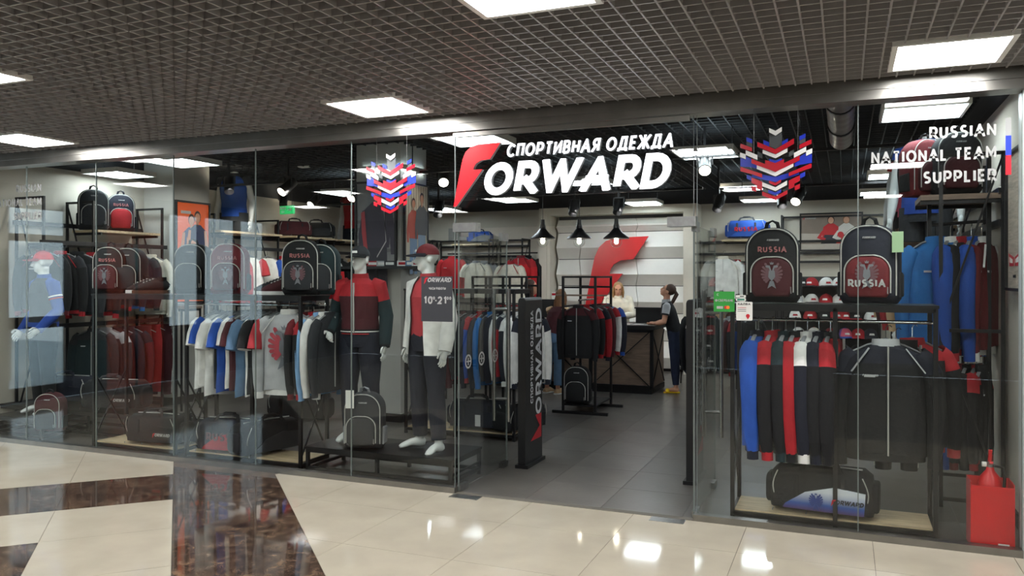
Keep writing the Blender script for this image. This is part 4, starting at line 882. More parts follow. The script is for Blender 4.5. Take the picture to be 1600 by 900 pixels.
# white RUSSIA shelf backpacks on the upper right
backpack('black maroon black', 'maroon and black backpack on the upper right board shelf', Vector((.78, 6.95, at(1436, 318, 6.9).z+.06)), .2, 1.0, '', '')
backpack('darkred maroon black', 'red backpack on the upper right board shelf, left one', Vector((.56, 7.05, at(1436, 318, 6.9).z+.06)), .6, .95, '', '')
def mk_duffel(c1, c2, c3, word='', blend=False):
    o = root('sports_bag'); b = MB(); P = [(-.33, .02), (.33, .02), (.345, .1), (.32, .27), (.27, .31), (-.27, .31), (-.32, .27), (-.345, .1)]; b.pillow(P, .3, .1, cz=.15); b.build('body', fab(c1), o, True)
    b = MB(); Q = [(-.26, .02), (.30, .02), (.31, .17), (.1, .19), (-.1, .14), (-.24, .05)]; b.prism(Q, lambda u, v, w: (u*.93, -.15-w, v+.015), 0, .012)
    b.build('front_panel', fab(c2), o, True)
    for s in (-1, 1):
        b = MB(); b.tube([(s*.15, -.155, .1), (s*.15, -.15, .26), (s*.1, -.09, .35), (-s*.0, -.07, .37)], [(.018, .005)]*4, 8); b.build('strap', fab(c3), o, True)
        b = MB(); b.tube([(s*.3+.0*t, -.14+.0*t, .05+.22*t/8) if False else (s*(.27+.035*math.sin(PI*t/8)), -.15+.02*math.cos(PI*t/8), .05+.24*t/8) for t in range(9)], .004, 6); b.build('end_piping', PIPE, o, True)
        b = MB(); b.pillow(rrect(-.1, .1, .04, .24, .05), .05, .1, f=lambda u, v, w: (s*.34+w, u, v), cz=.14); b.build('end_pocket', fab(c1), o, True)
    b = MB(); b.tube([(-.26, -.02, .315), (0, -.02, .32), (.26, -.02, .315)], .006, 6); b.build('zip', mat('pale_zip', '#b8b8b4', .4, .5), o, True)
    b = MB(); b.pillow(rrect(-.06, .06, 0, .03, .01), .05, .1, f=lambda u, v, w: (u, -.07+w, .35+v)); b.build('handle_wrap', fab(c3), o, True)
    if word == 'RUSSIA': letters(word, .075, lambda u, v, w: (-.19+u, -.158-w, .12+v), 0, .012, .22, 0, .38, 'lettering', TR if c1 == 'royal' else mat('dark_print', '#5a2a30', .6), o)
    elif word: wordmark(.032, lambda u, v, w: (.05+u, -.172-w, .10+v), o, TW if c2 not in ('white', 'lightgrey', 'lightblue') else BKV, TR, .004)
    for s in (-.1, .12): MB().tube([(s-.2, -.172, .03), (s-.205, -.175, -.0+.01)], .004, 6).build('zip_puller', STEEL, o)
    return o
def duffel(c, lab, loc, rz=0, sc=1, word='F'): return place(('df', c, word), lambda: mk_duffel(*c.split(), word), lab, 'bag', loc, rz, 'sports bags', sc)
o = duffel('black lightblue black', 'large black sports bag with a white to blue front on the right base', onp(1285, 6.0, .08), -.1, 1.0, '')
bl = mat('white_to_blue_print', '#ffffff', .7); nt = bl.node_tree
tc = nt.nodes['Texture Coordinate']; sx = nt.nodes.new('ShaderNodeSeparateXYZ'); rp = nt.nodes.new('ShaderNodeValToRGB'); nt.links.new(tc.outputs['Object'], sx.inputs[0]); mr = nt.nodes.new('ShaderNodeMapRange'); mr.inputs[1].default_value = .02; mr.inputs[2].default_value = .19
nt.links.new(sx.outputs['Z'], mr.inputs[0]); nt.links.new(mr.outputs[0], rp.inputs[0]); nt.links.new(rp.outputs[0], nt.nodes['Principled BSDF'].inputs['Base Color'])
e = rp.color_ramp.elements; e[0].color = srgb('#5a2d3c'); e[1].color = srgb('#d9dde4'); e[1].position = .85; q_ = e.new(.35); q_.color = srgb('#2f55a5')
for k in KIDS[o.name]:
    if k.name.startswith('front_panel'): k.data.materials[0] = bl
eagle(o, -.02, .1, .06, -.172, mat('blue_print', '#2a3f86', .7), mat('blue_print', '#2a3f86', .7)); wordmark(.03, lambda u, v, w: (.075+u, -.172-w, .1+v), o, BKV, TR, .004)
duffel('navy red black', 'navy and red sports bag with RUSSIA print on the left rack base', onp(366, 5.98, .08), .12, .98, 'RUSSIA')
duffel('black darkgrey black', 'black sports bag standing right of the red one on the left', onp(415, 6.06, .08), 1.3, .95, '')
duffel('black black black', 'black sports bag with white FORWARD on the far left base', onp(250, 6.0, .08), .1, .92)
duffel('navy navy black', 'navy sports bag behind the one with white lettering', onp(300, 6.3, .0), .1, .9, '')
duffel('black black darkgrey', 'long black sports bag below the dark trousers, far left', onp(182, 6.35, .3), .25, 1.0)
duffel('navy navy navy', 'navy sports bag beneath the mannequin at the far left', onp(110, 6.5, .3), .25, .95, '')
o = duffel('navy navy black', 'navy sports bag with a white tag on the rack behind the left door', onp(752, 7.9, .08), .05, 1.0, ''); MB().box(.0, .06, -.18, -.177, .05, .17).build('price_tag', WHITE, o)
duffel('black black black', 'black sports bag at the right end of the base behind the door', onp(812, 8.0, .08), 1.2, .9, '')
duffel('maroon maroon darkgrey', 'dark maroon sports bag, left one on the high left shelf', Vector((-8.45, 10.95, 2.385)), .9, .8, '')
duffel('black darkgrey black', 'black sports bag, right one on the high left shelf', Vector((-8.42, 11.55, 2.385)), .5, .85, '')
duffel('royal royal darkgrey', 'blue sports bag with RUSSIA on the back wall shelf', at(1168, 373, 14.3), -.05, 1.0, 'RUSSIA')
duffel('black black black', 'black sports bag in the dark below the T-shirt rail', onp(470, 8.0, 0), .1, 1.1, '')
duffel('royal grey navy', 'blue folded bag lying on the back left oak shelf', at(750, 379, 14.35), .3, .7, '')
rk = rack('low_bench', 'low grey bench under the bags at the far left glass', xat(20, 6.4), xat(240, 6.4), 6.2, 6.65, .26, None, (), None, True, False)
# ------------------------------------------------------------ shoes
def mk_shoe(c1, c2):
    o = root('shoe'); b = MB(); pts = [(0, .13, .05), (0, .10, .07), (0, .03, .07), (0, -.05, .055), (0, -.11, .042), (0, -.15, .03)]
    b.tube(pts, [(.03, .035), (.036, .055), (.038, .06), (.042, .045), (.042, .03), (.025, .018)], 12, (1, 0, 0)); b.build('upper', fab(c1), o, True)
    b = MB(); b.prism([(-.03, .14), (-.04, .05), (-.035, -.03), (-.048, -.1), (-.03, -.16), (.03, -.16), (.048, -.1), (.038, -.03), (.04, .05), (.03, .14)], lambda u, v, w: (u, v, w), 0, .028); b.build('sole', fab(c2), o)
    b = MB(); [b.box(-.02, .02, -.07+.025*i, -.062+.025*i, .09+.01*i, .1+.01*i) for i in range(4)]; b.build('laces', fab('white'), o)
    b = MB(); b.tube([(0, .08, .1), (0, .08, .14)], (.03, .04), 12); b.build('ankle_collar', fab(c1), o, True); return o
def shoe(c, lab, loc, rz, sc=1, g='shoes on display'): return place(('sh', c), lambda: mk_shoe(*c.split()), lab, 'shoe', loc, rz, g, sc)
for px, Y, z, c, rz, l in ((438, 6.0, 1.545, 'maroon white', -1.2, 'maroon sneaker between two backpacks on the left rack'), (428, 6.12, 1.545, 'darkgrey white', -.9, 'grey sneaker behind the maroon one on the left rack'), (238, 6.0, 1.545, 'black brown', -1.1, 'black sneaker on the far left rack top'), (228, 6.1, 1.545, 'black white', -1.0, 'black sneaker with a pale sole on the far left rack top')):
    shoe(c, l, onp(px, Y, z), rz, 1.15)
for x, y, z, c, l in ((.62, 8.45, 1.99, 'beige brown', 'beige shoe with a tan sole on the upper right shoe shelf'), (.62, 8.45, 1.56, 'lightgrey navy', 'grey sneaker on the right wall beside the blue tops'), (.6, 8.4, 1.06, 'white white', 'white shoe on the low right shoe shelf'), (.72, 8.6, 1.06, 'blue white', 'blue shoe beside the white one, low right'), (.6, 8.62, 1.99, 'brown beige', 'tan shoe behind the beige one on the right')):
    shoe(c, l, (x, y, z), 1.3, 1.3)
# items on ledge of column two
shelf('column_ledge', 'dark ledge under the man poster with small goods', -5.5, -4.4, 7.9, 8.2, at(590, 416, 8.0).z, METAL, None)
zl = at(590, 416, 8.0).z
def mk_box(c): o = root('goods_box'); MB().box(-.07, .07, -.05, .05, 0, .06).build('carton', fab(c), o); MB().box(-.05, .05, -.053, -.05, .015, .045).build('print', fab('white' if c != 'white' else 'red'), o); return o
for i, (px, c) in enumerate(((568, 'black'), (585, 'red'), (600, 'lightgrey'), (612, 'darkgrey'), (632, 'white'), (645, 'denim'), (655, 'white'))): place(('bx', c), lambda: mk_box(c), '%s small box, %s from the left on the column ledge' % (cw(c), ORD[i]), 'box', onp(px, 8.02, zl), .1, 'small boxes on the column ledge')
# folded shirts on shelves behind the racks
sh_ = [(300, 8.9, 1.32), (235, 7.9, 1.42), (450, 10.4, 1.35)]
def mk_fold(c): o = root('folded_shirt'); b = MB(); b.pillow(rrect(-.13, .13, -.16, .16, .03), .04, .06, f=lambda u, v, w: (u, v, .02+w)); b.build('cloth', fab(c), o, True); MB().box(-.03, .03, -.15, -.1, .04, .044).build('collar', fab('darkgrey'), o); return o
for k, (px, Y, n, t) in enumerate(((252, 8.0, 3, 'left bay'), (420, 9.6, 4, 'left wall'), (640, 9.9, 3, 'place behind the white jacket mannequin'))):
    x = xat(px, Y); s_ = shelf('goods_shelf', 'narrow shelf of folded shirts at the '+t, x-.5, x+.5, Y-.15, Y+.2, 1.33, DWOOD, 'shelves of folded shirts')
    for lx in (-.48, .48):
        for ly in (-.16, .16): MB().box(lx-.01, lx+.01, ly-.01, ly+.01, -1.33, 0).build('leg', METAL, s_)
    for i in range(n): c = ['white', 'red', 'lightgrey', 'navy'][i]; place(('fs', c), lambda: mk_fold(c), '%s folded shirt on the shelf at the %s' % (cw(c), t), 'shirt', (x-.38+.25*i, Y, 1.33), 0, 'folded shirts')

b = MB(); b.tube([(xat(700, 14.15), 14.15, at(760, 396, 14.15).z), (-5.33, 14.15, at(760, 396, 14.15).z)], .013, 8); b.bar((xat(700, 14.15), 14.15, at(760, 396, 14.15).z), (xat(700, 14.15), SB, at(760, 396, 14.15).z), .02); tag(b.build('clothes_rail', METAL), 'long clothes rail with polo shirt and jackets on the back wall', 'rail')

b = MB(); z_ = at(1415, 384, 9.4).z; b.tube([(.62, 8.55, z_), (.62, 10.3, z_)], .013, 8); [b.bar((.62, y, z_), (1.09, y, z_), .02) for y in (8.6, 10.25)]; tag(b.build('clothes_rail', METAL), 'clothes rail along the right wall behind the shoe shelf', 'rail')
# ------------------------------------------------------------ figures
def V(*a): return Vector(a)
def pose(**k):
    J = dict(pel=V(0, 0, .94), wai=V(0, .0, 1.10), che=V(0, .0, 1.30), nek=V(0, .01, 1.47), hed=V(0, -.015, 1.63))
    for n_, s in (('l', 1), ('r', -1)):
        J.update({n_+'hip': V(s*.09, 0, .92), n_+'kne': V(s*.105, -.01, .50), n_+'ank': V(s*.11, .02, .085), n_+'toe': V(s*.135, -.15, .03), n_+'sho': V(s*.175, .01, 1.40), n_+'elb': V(s*.235, .04, 1.12), n_+'wri': V(s*.25, -.03, .87), n_+'han': V(s*.245, -.06, .77)})
    for a, b in k.items(): J[a] = V(*b)
    return J
def hand(b, w, h, s, r=1.0):
    """palm and five unequal bent fingers from wrist w toward h"""
    d = (h-w).normalized(); fw = V(0, -1, 0); sd = d.cross(fw)
    if sd.length < .2: sd = d.cross(V(0, 0, 1))
    sd.normalize(); fw = sd.cross(d).normalized()
    if fw.y > 0: fw = -fw
    b.tube([w-d*.02, w+d*.03, w+d*.085], [(.022*r, .026*r), (.018*r, .036*r), (.014*r, .038*r)], 10, sd)
    for k, (o_, L) in enumerate(((-.030, .06), (-.010, .075), (.011, .07), (.030, .055))):
        p = w+d*.08+fw*o_*(1 if True else 1); q = p+d*L*.5+sd*(-s)*.006; e = q+(d*.75+sd*(-s)*-.45).normalized()*L*.5
        b.tube([p, q, e], [.0092*r, .0085*r, .0068*r], 7)
    p = w+d*.025-fw*-.03; b.tube([p, p+(d*.6+fw*.8).normalized()*.035, p+(d*.9+fw*.45).normalized()*.07], [.011*r, .0095*r, .0075*r], 7)
def figure_body(J, m, voxel=.011, head=True, legs=True, face=True, hp=0, hy=0, female=False, feet=True):
    b = MB(); sx = (1, 0, 0); hw = .155 if female else .16
    b.tube([J['pel']+V(0, 0, -.07), J['pel'], J['wai'], J['che'], J['che'].lerp(J['nek'], .55), J['nek']], [(.13, .10), (hw, .112), (.125, .095), (.155, .115), (.15, .09), (.06, .06)], 18, sx)
    for n_, s in (('l', 1), ('r', -1)):
        b.tube([J['che'].lerp(J['nek'], .45)+V(s*.06, 0, 0), J[n_+'sho'], J[n_+'sho'].lerp(J[n_+'elb'], .5), J[n_+'elb'], J[n_+'elb'].lerp(J[n_+'wri'], .35), J[n_+'wri']], [.05, .056, .048, .038, .04, .024], 12)
        if legs:
            b.tube([J[n_+'hip']+V(0, 0, .05), J[n_+'hip'].lerp(J[n_+'kne'], .3), J[n_+'hip'].lerp(J[n_+'kne'], .8), J[n_+'kne'], J[n_+'kne'].lerp(J[n_+'ank'], .3), J[n_+'kne'].lerp(J[n_+'ank'], .8), J[n_+'ank']], [.085, .088, .06, .055, .057, .038, .034], 14)
            if feet:
                a, t = J[n_+'ank'], J[n_+'toe']; b.tube([a+V(0, .045, -.04), a+V(0, 0, -.03), a.lerp(t, .5)+V(0, 0, -.0), t.lerp(a, .15), t+(t-a)*.12], [(.03, .035), (.036, .045), (.038, .03), (.042, .022), (.028, .014)], 12, sx)
    rot = Matrix.Rotation(hy, 3, 'Z') @ Matrix.Rotation(hp, 3, 'X')
    if head:
        b.tube([J['nek']+V(0, 0, -.04), J['nek'].lerp(J['hed'], .4), J['hed']+rot@V(0, .02, -.05)], [.062, .052, .052], 14)
        hb = MB(); hb.ell((0, .015, .03), (.074, .092, .088), 18, 12); hb.ell((0, -.018, -.035), (.056, .066, .075), 16, 10); hb.ell((0, -.05, -.085), (.03, .03, .025), 10, 6)
        hb.tube([(0, -.08, .015), (0, -.098, -.018), (0, -.106, -.036), (0, -.086, -.042)], [.009, .012, .014, .01], 8)
        if face:
            hb.ell((0, -.08, -.066), (.022, .012, .009), 8, 5)
            for s in (-1, 1): hb.ell((s*.03, -.078, .022), (.02, .012, .008), 8, 5)
        for s in (-1, 1): hb.ell((s*.074, .012, -.012), (.009, .02, .03), 8, 6)
        o_ = len(b.v); b.v += [tuple(J['hed']+rot@Vector(v)) for v in hb.v]; b.f += [tuple(i+o_ for i in f) for f in hb.f]; b.mi += hb.mi
    me = b.mesh('tmp', m); ob = bpy.data.objects.new('tmp', me); COL.objects.link(ob)
    md = ob.modifiers.new('r', 'REMESH'); md.mode = 'VOXEL'; md.voxel_size = voxel
    sm = ob.modifiers.new('s', 'SMOOTH'); sm.factor = .5; sm.iterations = 2
    dg = bpy.context.evaluated_depsgraph_get(); dg.update(); out = bpy.data.meshes.new_from_object(ob.evaluated_get(dg)); bpy.data.objects.remove(ob)
    hm = MB()
    for n_, s in (('l', 1), ('r', -1)): hand(hm, J[n_+'wri'], J[n_+'han'], s)
    bm = bmesh.new(); bm.from_mesh(out); h2 = hm.mesh('tmp2', m); bm.from_mesh(h2); bm.to_mesh(out); bm.free()
    out.materials.clear(); out.materials.append(m); out.polygons.foreach_set('material_index', [0]*len(out.polygons)); out.polygons.foreach_set('use_smooth', [True]*len(out.polygons)); out.name = 'body'
    return out, rot
def trousers(o, J, m, r=1.0, length=.92, flare=1.0):
    b = MB(); ak = lambda n_: J[n_+'kne'].lerp(J[n_+'ank'], length)
    for n_ in 'lr':
        b.tube([J[n_+'hip']+V(0, 0, .06), J[n_+'hip'].lerp(J[n_+'kne'], .3), J[n_+'kne'], J[n_+'kne'].lerp(J[n_+'ank'], .4), ak(n_)], [.098*r, .104*r, .074*r, .072*r, .062*r*flare], 16, wob=.05, ph=2)
    b.tube([J['pel']+V(0, 0, -.09), J['pel'], J['pel'].lerp(J['wai'], .6)], [(.15*r, .115*r), (.175*r, .128*r), (.148*r, .115*r)], 20)
    return b.build('trousers', m, o, True)
def top(o, J, m, msl, hem=-.04, sleeve=1.0, r=1.0, nm='jacket', m3=None, openf=False, yoke=0):
    pel = J['pel']+V(0, 0, hem); b = MB(); P = [pel, J['wai'], J['che'], J['che'].lerp(J['nek'], .6), J['nek']+V(0, 0, -.01)]
    Q = [P[0]]+[P[0].lerp(P[1], .5)]+P[1:]; Rr = [(.175*r, .13*r), (.172*r, .128*r), (.165*r, .125*r), (.19*r, .138*r), (.165*r, .105*r), (.075, .07)]
    b.tube(Q, Rr, 24, wob=.03, ph=1, mats=[0, 0, 0, 1 if yoke else 0, 1 if yoke else 0], caps=True)
    bd = b.build(nm, [m, msl], o, True)
    for n_, s in (('l', 1), ('r', -1)):
        e = J[n_+'elb']; w = J[n_+'wri']; sh = J[n_+'sho']
        if sleeve >= 1: P = [sh+V(-s*.05, 0, .01), sh, sh.lerp(e, .5), e, e.lerp(w, .5), w]; rr = [.055, .07, .063, .058, .054, .042]
        else: P = [sh+V(-s*.05, 0, .01), sh, sh.lerp(e, sleeve)]; rr = [.055, .07, .066]
        t = MB(); t.tube(P, [x*r for x in rr], 14, wob=.05, ph=s); sl = t.build('sleeve', msl, o, True)
        if sleeve >= 1 and m3: d_ = (w-e).normalized(); MB().tube([w-d_*.035, w+d_*.02], .044*r, 12).build('cuff', m3, sl, True)
    if m3: MB().tube([pel+V(0, 0, .0), pel+V(0, 0, .05)], (.178*r, .133*r), 24).build('hem_band', m3, bd, True)
    c = MB(); c.tube([J['nek']+V(0, 0, -.025), J['nek']+V(0, -.005, .035)], [(.08, .075), (.068, .064)], 16, caps=False); c.build('collar', msl, bd, True)
    return bd
def headwear(o, J, rot, c1, c2):
    c = J['hed']; b = MB(); rings = []
    for i in range(7):
        t = i/6*PI/2*.98; r = math.cos(t); rings.append([c+rot@V(.083*r*math.cos(a), .012+.102*r*math.sin(a), .03+.095*math.sin(t)) for a in [2*PI*j/18 for j in range(18)]])
    b.quadstrip(rings); cp = b.build('cap', fab(c1), o, True)
    v = MB(); rr = []
    for z in (0, .007): rr.append([c+rot@V(.08*math.cos(a), -.0+.085*math.sin(a), .035+z) for a in [PI+PI*j/10 for j in range(11)]]+[c+rot@V(.078*math.cos(a), -.03-.155*abs(math.sin(a))**.7, .022+z-.012*abs(math.cos(a))) for a in [2*PI-PI*j/10 for j in range(11)]])
    v.quadstrip(rr); v.build('visor', fab(c2), cp, True)
    MB().prism([(-.03, 0), (.03, 0), (.025, .02), (-.025, .02)], lambda u, v_, w: c+rot@V(u, -.092-w+v_*.3, .055+v_), 0, .004).build('badge', fab('white'), cp)
PLAT = .235
# platform of the two mannequins
o = rack('display_platform', 'low grey platform with black legs carrying two mannequins', -4.32, -2.93, 5.8, 6.34, PLAT-.02, None, (-3.62,), None, True, False)
def mannequin(lab, loc, rz, J, outfit, hp=0, hy=0, head=True, legs=True):
    o = thing('mannequin', lab, 'mannequin', loc, rz); me, rot = figure_body(J, MANQ, head=head, legs=legs, face=False, hp=hp, hy=hy, feet=legs)
    link('body', me, o); outfit(o, J, rot); return o
def fit1(o, J, rot):
    trousers(o, J, fab('navy'), 1.0); top(o, J, fab('printred'), fab('printred'), 0, .4, .95, 'shirt')
    # open white jacket: back shell and two front flaps
    b = MB(); n = 13; rings = []
    for z, rx, ry, g_ in ((.82, .22, .16, .50), (.95, .215, .155, .45), (1.12, .20, .145, .42), (1.3, .212, .15, .4), (1.41, .18, .115, .42), (1.475, .095, .085, .5)):
        rings.append([(rx*math.cos(a), .005+ry*math.sin(a), z) for a in [-PI/2+g_+(2*PI-2*g_)*j/28 for j in range(29)]])
    b.quadstrip(rings, close=False, caps=False); inner = [[(x*.96, y*.96, z) for x, y, z in r] for r in rings]; b.quadstrip(inner, close=False, caps=False)
    jk = b.build('jacket', fab('white'), o, True)
    for n_, s in (('l', 1), ('r', -1)):
        e, w, sh = J[n_+'elb'], J[n_+'wri'], J[n_+'sho']; t = MB(); t.tube([sh+V(-s*.05, 0, .01), sh, sh.lerp(e, .5), e, e.lerp(w, .5), w+(w-e)*.05], [.06, .077, .072, .067, .063, .055], 14, wob=.06, ph=s); t.build('sleeve', fab('white'), jk, True)
    headwear(o, J, rot, 'darkred', 'navy')
    for n_ in 'lr': pass
J1 = pose(relb=(-.25, .05, 1.12), rwri=(-.27, .02, .87), rhan=(-.28, 0, .77), lank=(.16, -.02, .085), ltoe=(.2, -.17, .03), lkne=(.13, -.02, .5), rank=(-.13, .03, .085), rtoe=(-.2, -.12, .03))
mannequin('white mannequin in an open white jacket and red cap on the platform', (-3.27, 6.04, PLAT), -.35, J1, fit1, hy=-.5)
def fit2(o, J, rot):
    trousers(o, J, fab('navy'), 1.02); top(o, J, fab('maroon'), fab('red'), .02, 1, 1.02, 'jacket', fab('black'), yoke=1)
    for n_ in 'lr': MB().tube([J[n_+'sho'].lerp(J[n_+'elb'], .5), J[n_+'elb'], J[n_+'elb'].lerp(J[n_+'wri'], .5), J[n_+'wri']], [.068, .063, .058, .048], 14).build('lower_sleeve', fab('teal'), o, True)
    b = MB(); b.box(-.006, .006, -.146, -.13, .98, 1.42); b.build('zip', mat('pale_zip', '#b8b8b4', .4, .5), o)
    for z in (.965, .985): MB().tube([(0, 0, z), (0, 0, z+.008)], (.183, .137), 24).build('hem_stripe', fab('red' if z < .97 else 'white'), o, True)
    headwear(o, J, rot, 'darkgrey', 'black')
J2 = pose(relb=(-.27, .06, 1.14), rwri=(-.24, -.12, .98), rhan=(-.2, -.2, .93))
mannequin('white mannequin in a red and black track jacket on the platform', (-4.02, 6.16, PLAT), .15, J2, fit2, hy=-.1)
def fit3(o, J, rot):
    trousers(o, J, fab('black'), 1.0); top(o, J, fab('darkgrey'), fab('blue'), .0, 1, 1.03, 'jacket', fab('blue'))
    for z in (1.12, 1.09): MB().tube([J['lsho'].lerp(J['lelb'], .45+(1.12-z)*3), J['lsho'].lerp(J['lelb'], .5+(1.12-z)*3)], .07, 14).build('sleeve_stripe', fab('white' if z > 1.1 else 'red'), o, True)
    headwear(o, J, rot, 'brightred', 'red')
rack('display_platform', 'low black platform under the mannequin at the far left', xat(40, 6.2), xat(112, 6.2), 5.85, 6.4, PLAT-.02, None, (), None, True, False)
J3 = pose(lwri=(.25, -.16, .93), lhan=(.22, -.24, .87), rwri=(-.26, -.1, .9), rhan=(-.25, -.17, .82))
mannequin('white mannequin in a dark and blue jacket and red cap at the far left', (xat(68, 6.1), 6.1, PLAT), -.2, J3, fit3, hy=-.6)
def torso(lab, loc, rz, c1, c2, c3, sc=1):
    J = pose(); o = thing('torso_mannequin', lab, 'mannequin', (loc[0], loc[1], loc[2]-.72*sc), rz); o.scale = (sc,)*3
    me, rot = figure_body(J, MANQ, head=False, legs=False, face=False); link('body', me, o)
    b = MB(); b.tube([J['nek'], J['nek']+V(0, 0, .05)], [.055, .05], 14); b.build('neck', MANQ, o, True)
    top(o, J, fab(c1), fab(c2), -.02, .15, 1.0, 'vest'); b = MB()
    for n_ in 'lr': b.tube([J[n_+'hip']+V(0, 0, .05), J[n_+'hip'].lerp(J[n_+'kne'], .5)], [.1, .098], 14)
    b.tube([J['pel']+V(0, 0, -.08), J['pel']+V(0, 0, .04)], (.168, .125), 18); b.build('shorts', fab(c3), o, True); return o
torso('headless mannequin in a royal blue and grey vest on the high left shelf', (-8.45, 9.55, 2.385), .3, 'royal', 'darkgrey', 'darkgrey', 1.12)
torso('headless mannequin in a red vest on the high left shelf', (-8.42, 12.7, 2.385), .2, 'brightred', 'red', 'navy', 1.12)
torso('headless mannequin in a blue shirt high up beside the right shelf', (xat(1446, 7.7), 7.7, 2.02), -.3, 'blue', 'royal', 'darkgrey', 1.1)
torso('headless mannequin in a pink red shirt behind the blue one, high right', (xat(1430, 9.2), 9.2, 2.1), -.3, 'pink', 'brightred', 'black', 1.1)
# people
def person(lab, loc, rz, J, outfit, hair, hp=0, hy=0, sc=1, female=True, hairlen=.25, pony=False, skin=SKIN):
    o = thing('person', lab, 'person', loc, rz); o.scale = (sc,)*3; me, rot = figure_body(J, skin, face=True, hp=hp, hy=hy, female=female); link('body', me, o); c = J['hed']
    for s in (-1, 1):
        MB().ell(c+rot@V(s*.03, -.082, .008), (.011, .006, .007), 8, 5).build('eye', mat('dark_eye', '#231a16', .3), o, True)
        MB().ell(c+rot@V(s*.032, -.086, .026), (.016, .004, .003), 8, 4).build('eyebrow', hair, o, True)
    MB().ell(c+rot@V(0, -.092, -.066), (.021, .006, .006), 8, 4).build('lips', mat('lips', '#b0605a', .5), o, True)
    b = MB(); hb = MB(); hb.ell((0, .028, .04), (.086, .094, .092), 18, 10)
    if not pony: hb.tube([(0, .05, .0), (0, .075, -.1), (0, .08, -.1-hairlen)], [(.08, .06), (.085, .045), (.06, .02)], 16, wob=.08)
    else: hb.tube([(0, .1, .06), (0, .15, .03), (0, .16, -.1), (0, .15, -.3)], [.02, .034, .03, .008], 10)
    if not pony:
        for s in (-1, 1): hb.tube([(s*.07, .0, .05), (s*.085, .0, -.05), (s*.085, -.01, -.14)], [(.02, .03), (.022, .035), (.012, .02)], 8)
    b.v = [tuple(c+rot@Vector(v)) for v in hb.v]; b.f = hb.f; b.mi = hb.mi; b.build('hair', hair, o, True); outfit(o, J, rot); return o
HB = mat('brown_hair', '#4a3022', .55, var=.3, scale=30); HBL = mat('blonde_hair', '#b48a5c', .55, var=.3, scale=30); HLB = mat('light_brown_hair', '#8a5f3e', .55, var=.3, scale=30)
def shoes_(o, J, m, sole=None):
    for n_ in 'lr':
        a, t = J[n_+'ank'], J[n_+'toe']; b = MB(); b.tube([a+V(0, .06, -.045), a+V(0, .02, -.035), a.lerp(t, .5)+V(0, 0, .0), t, t+(t-a)*.17], [(.035, .03), (.043, .05), (.046, .04), (.048, .03), (.03, .018)], 12); s_ = b.build('shoe', m, o, True)
        b = MB(); b.tube([a+V(0, .07, -.072), t+(t-a)*.2+V(0, 0, -.012)], (.046, .014), 10); b.build('sole', sole or fab('white'), s_, True)
def w1(o, J, rot):
    trousers(o, J, fab('darkdenim'), .98, .88, .8); top(o, J, fab('black'), fab('lightgrey'), .03, .5, .92, 'shirt')
    for n_ in 'lr':
        sh, e = J[n_+'sho'], J[n_+'elb']; MB().tube([sh.lerp(e, .46), sh.lerp(e, .56)], .064, 12).build('sleeve_band', fab('black'), o, True)
        a, t = J[n_+'ank'], J[n_+'toe']; d_ = t-a; b = MB(); b.tube([a+V(0, .06, -.07), a.lerp(t, .5)+V(0, 0, -.045), t+d_*.15+V(0, 0, -.015)], [(.04, .014), (.04, .012), (.045, .012)], 12); sl = b.build('slipper', fab('yellow'), o, True)
        b = MB(); b.tube([t.lerp(a, .25)+V(-.048, 0, -.02), t.lerp(a, .25)+V(-.03, 0, .025), t.lerp(a, .25)+V(.03, 0, .025), t.lerp(a, .25)+V(.048, 0, -.02)], (.006, .03), 8, (1, 0, 0)); b.build('strap', fab('yellow'), sl, True)
JW = pose(pel=(0, .04, .93), wai=(0, .0, 1.09), che=(0, -.07, 1.29), nek=(0, -.10, 1.45), hed=(0, -.08, 1.62), lsho=(.16, -.08, 1.38), rsho=(-.16, -.08, 1.38), lelb=(.2, -.12, 1.12), relb=(-.2, -.16, 1.12), lwri=(.16, -.26, 1.1), rwri=(-.16, -.28, 1.1), lhan=(.12, -.36, 1.09), rhan=(-.12, -.38, 1.09),
          lhip=(.085, .04, .91), rhip=(-.085, .04, .91), lkne=(.1, .04, .5), lank=(.1, .06, .085), ltoe=(.11, -.11, .03), rkne=(-.08, .14, .5), rank=(-.05, .38, .16), rtoe=(-.05, .26, .04))
person('woman in a black and white t-shirt and yellow slippers leaning on the counter', (-2.36, 11.95, 0), -1.45, JW, w1, HB, hp=-.55, sc=.93, pony=True)
def w2(o, J, rot): trousers(o, J, fab('denim'), 1.05, .85); top(o, J, fab('pink' if False else 'maroon'), fab('beige'), .03, 1, .95, 'shirt'); shoes_(o, J, fab('beige'))
JG = pose(pel=(0, .06, .93), wai=(0, .0, 1.09), che=(0, -.12, 1.27), nek=(0, -.2, 1.42), hed=(0, -.24, 1.57), lsho=(.16, -.13, 1.36), rsho=(-.16, -.13, 1.36), lelb=(.22, -.3, 1.15), relb=(-.22, -.3, 1.15), lwri=(.1, -.46, 1.16), rwri=(-.1, -.46, 1.16), lhan=(.04, -.53, 1.16), rhan=(-.04, -.53, 1.16))
person('girl in light blue jeans seen from behind at the counter', (xat(864, 11.15), 11.15, 0), 2.85, JG, w2, HLB, hp=.2, sc=.9, hairlen=.34)
def w3(o, J, rot): trousers(o, J, fab('black'), 1); top(o, J, fab('cream'), fab('cream'), .0, 1, 1.12, 'sweater', fab('cream')); shoes_(o, J, fab('black'))
JC = pose(che=(0, -.04, 1.28), nek=(0, -.07, 1.43), hed=(0, -.1, 1.57), lelb=(.25, -.12, 1.13), relb=(-.25, -.12, 1.13), lwri=(.1, -.36, 1.12), rwri=(-.12, -.34, 1.1), lhan=(.02, -.4, 1.12), rhan=(-.05, -.42, 1.1))
person('shop assistant with blonde hair in a cream sweater behind the counter', (xat(966, 13.15), 13.15, 0), .25, JC, w3, HBL, hp=.12, sc=.96, hairlen=.12)
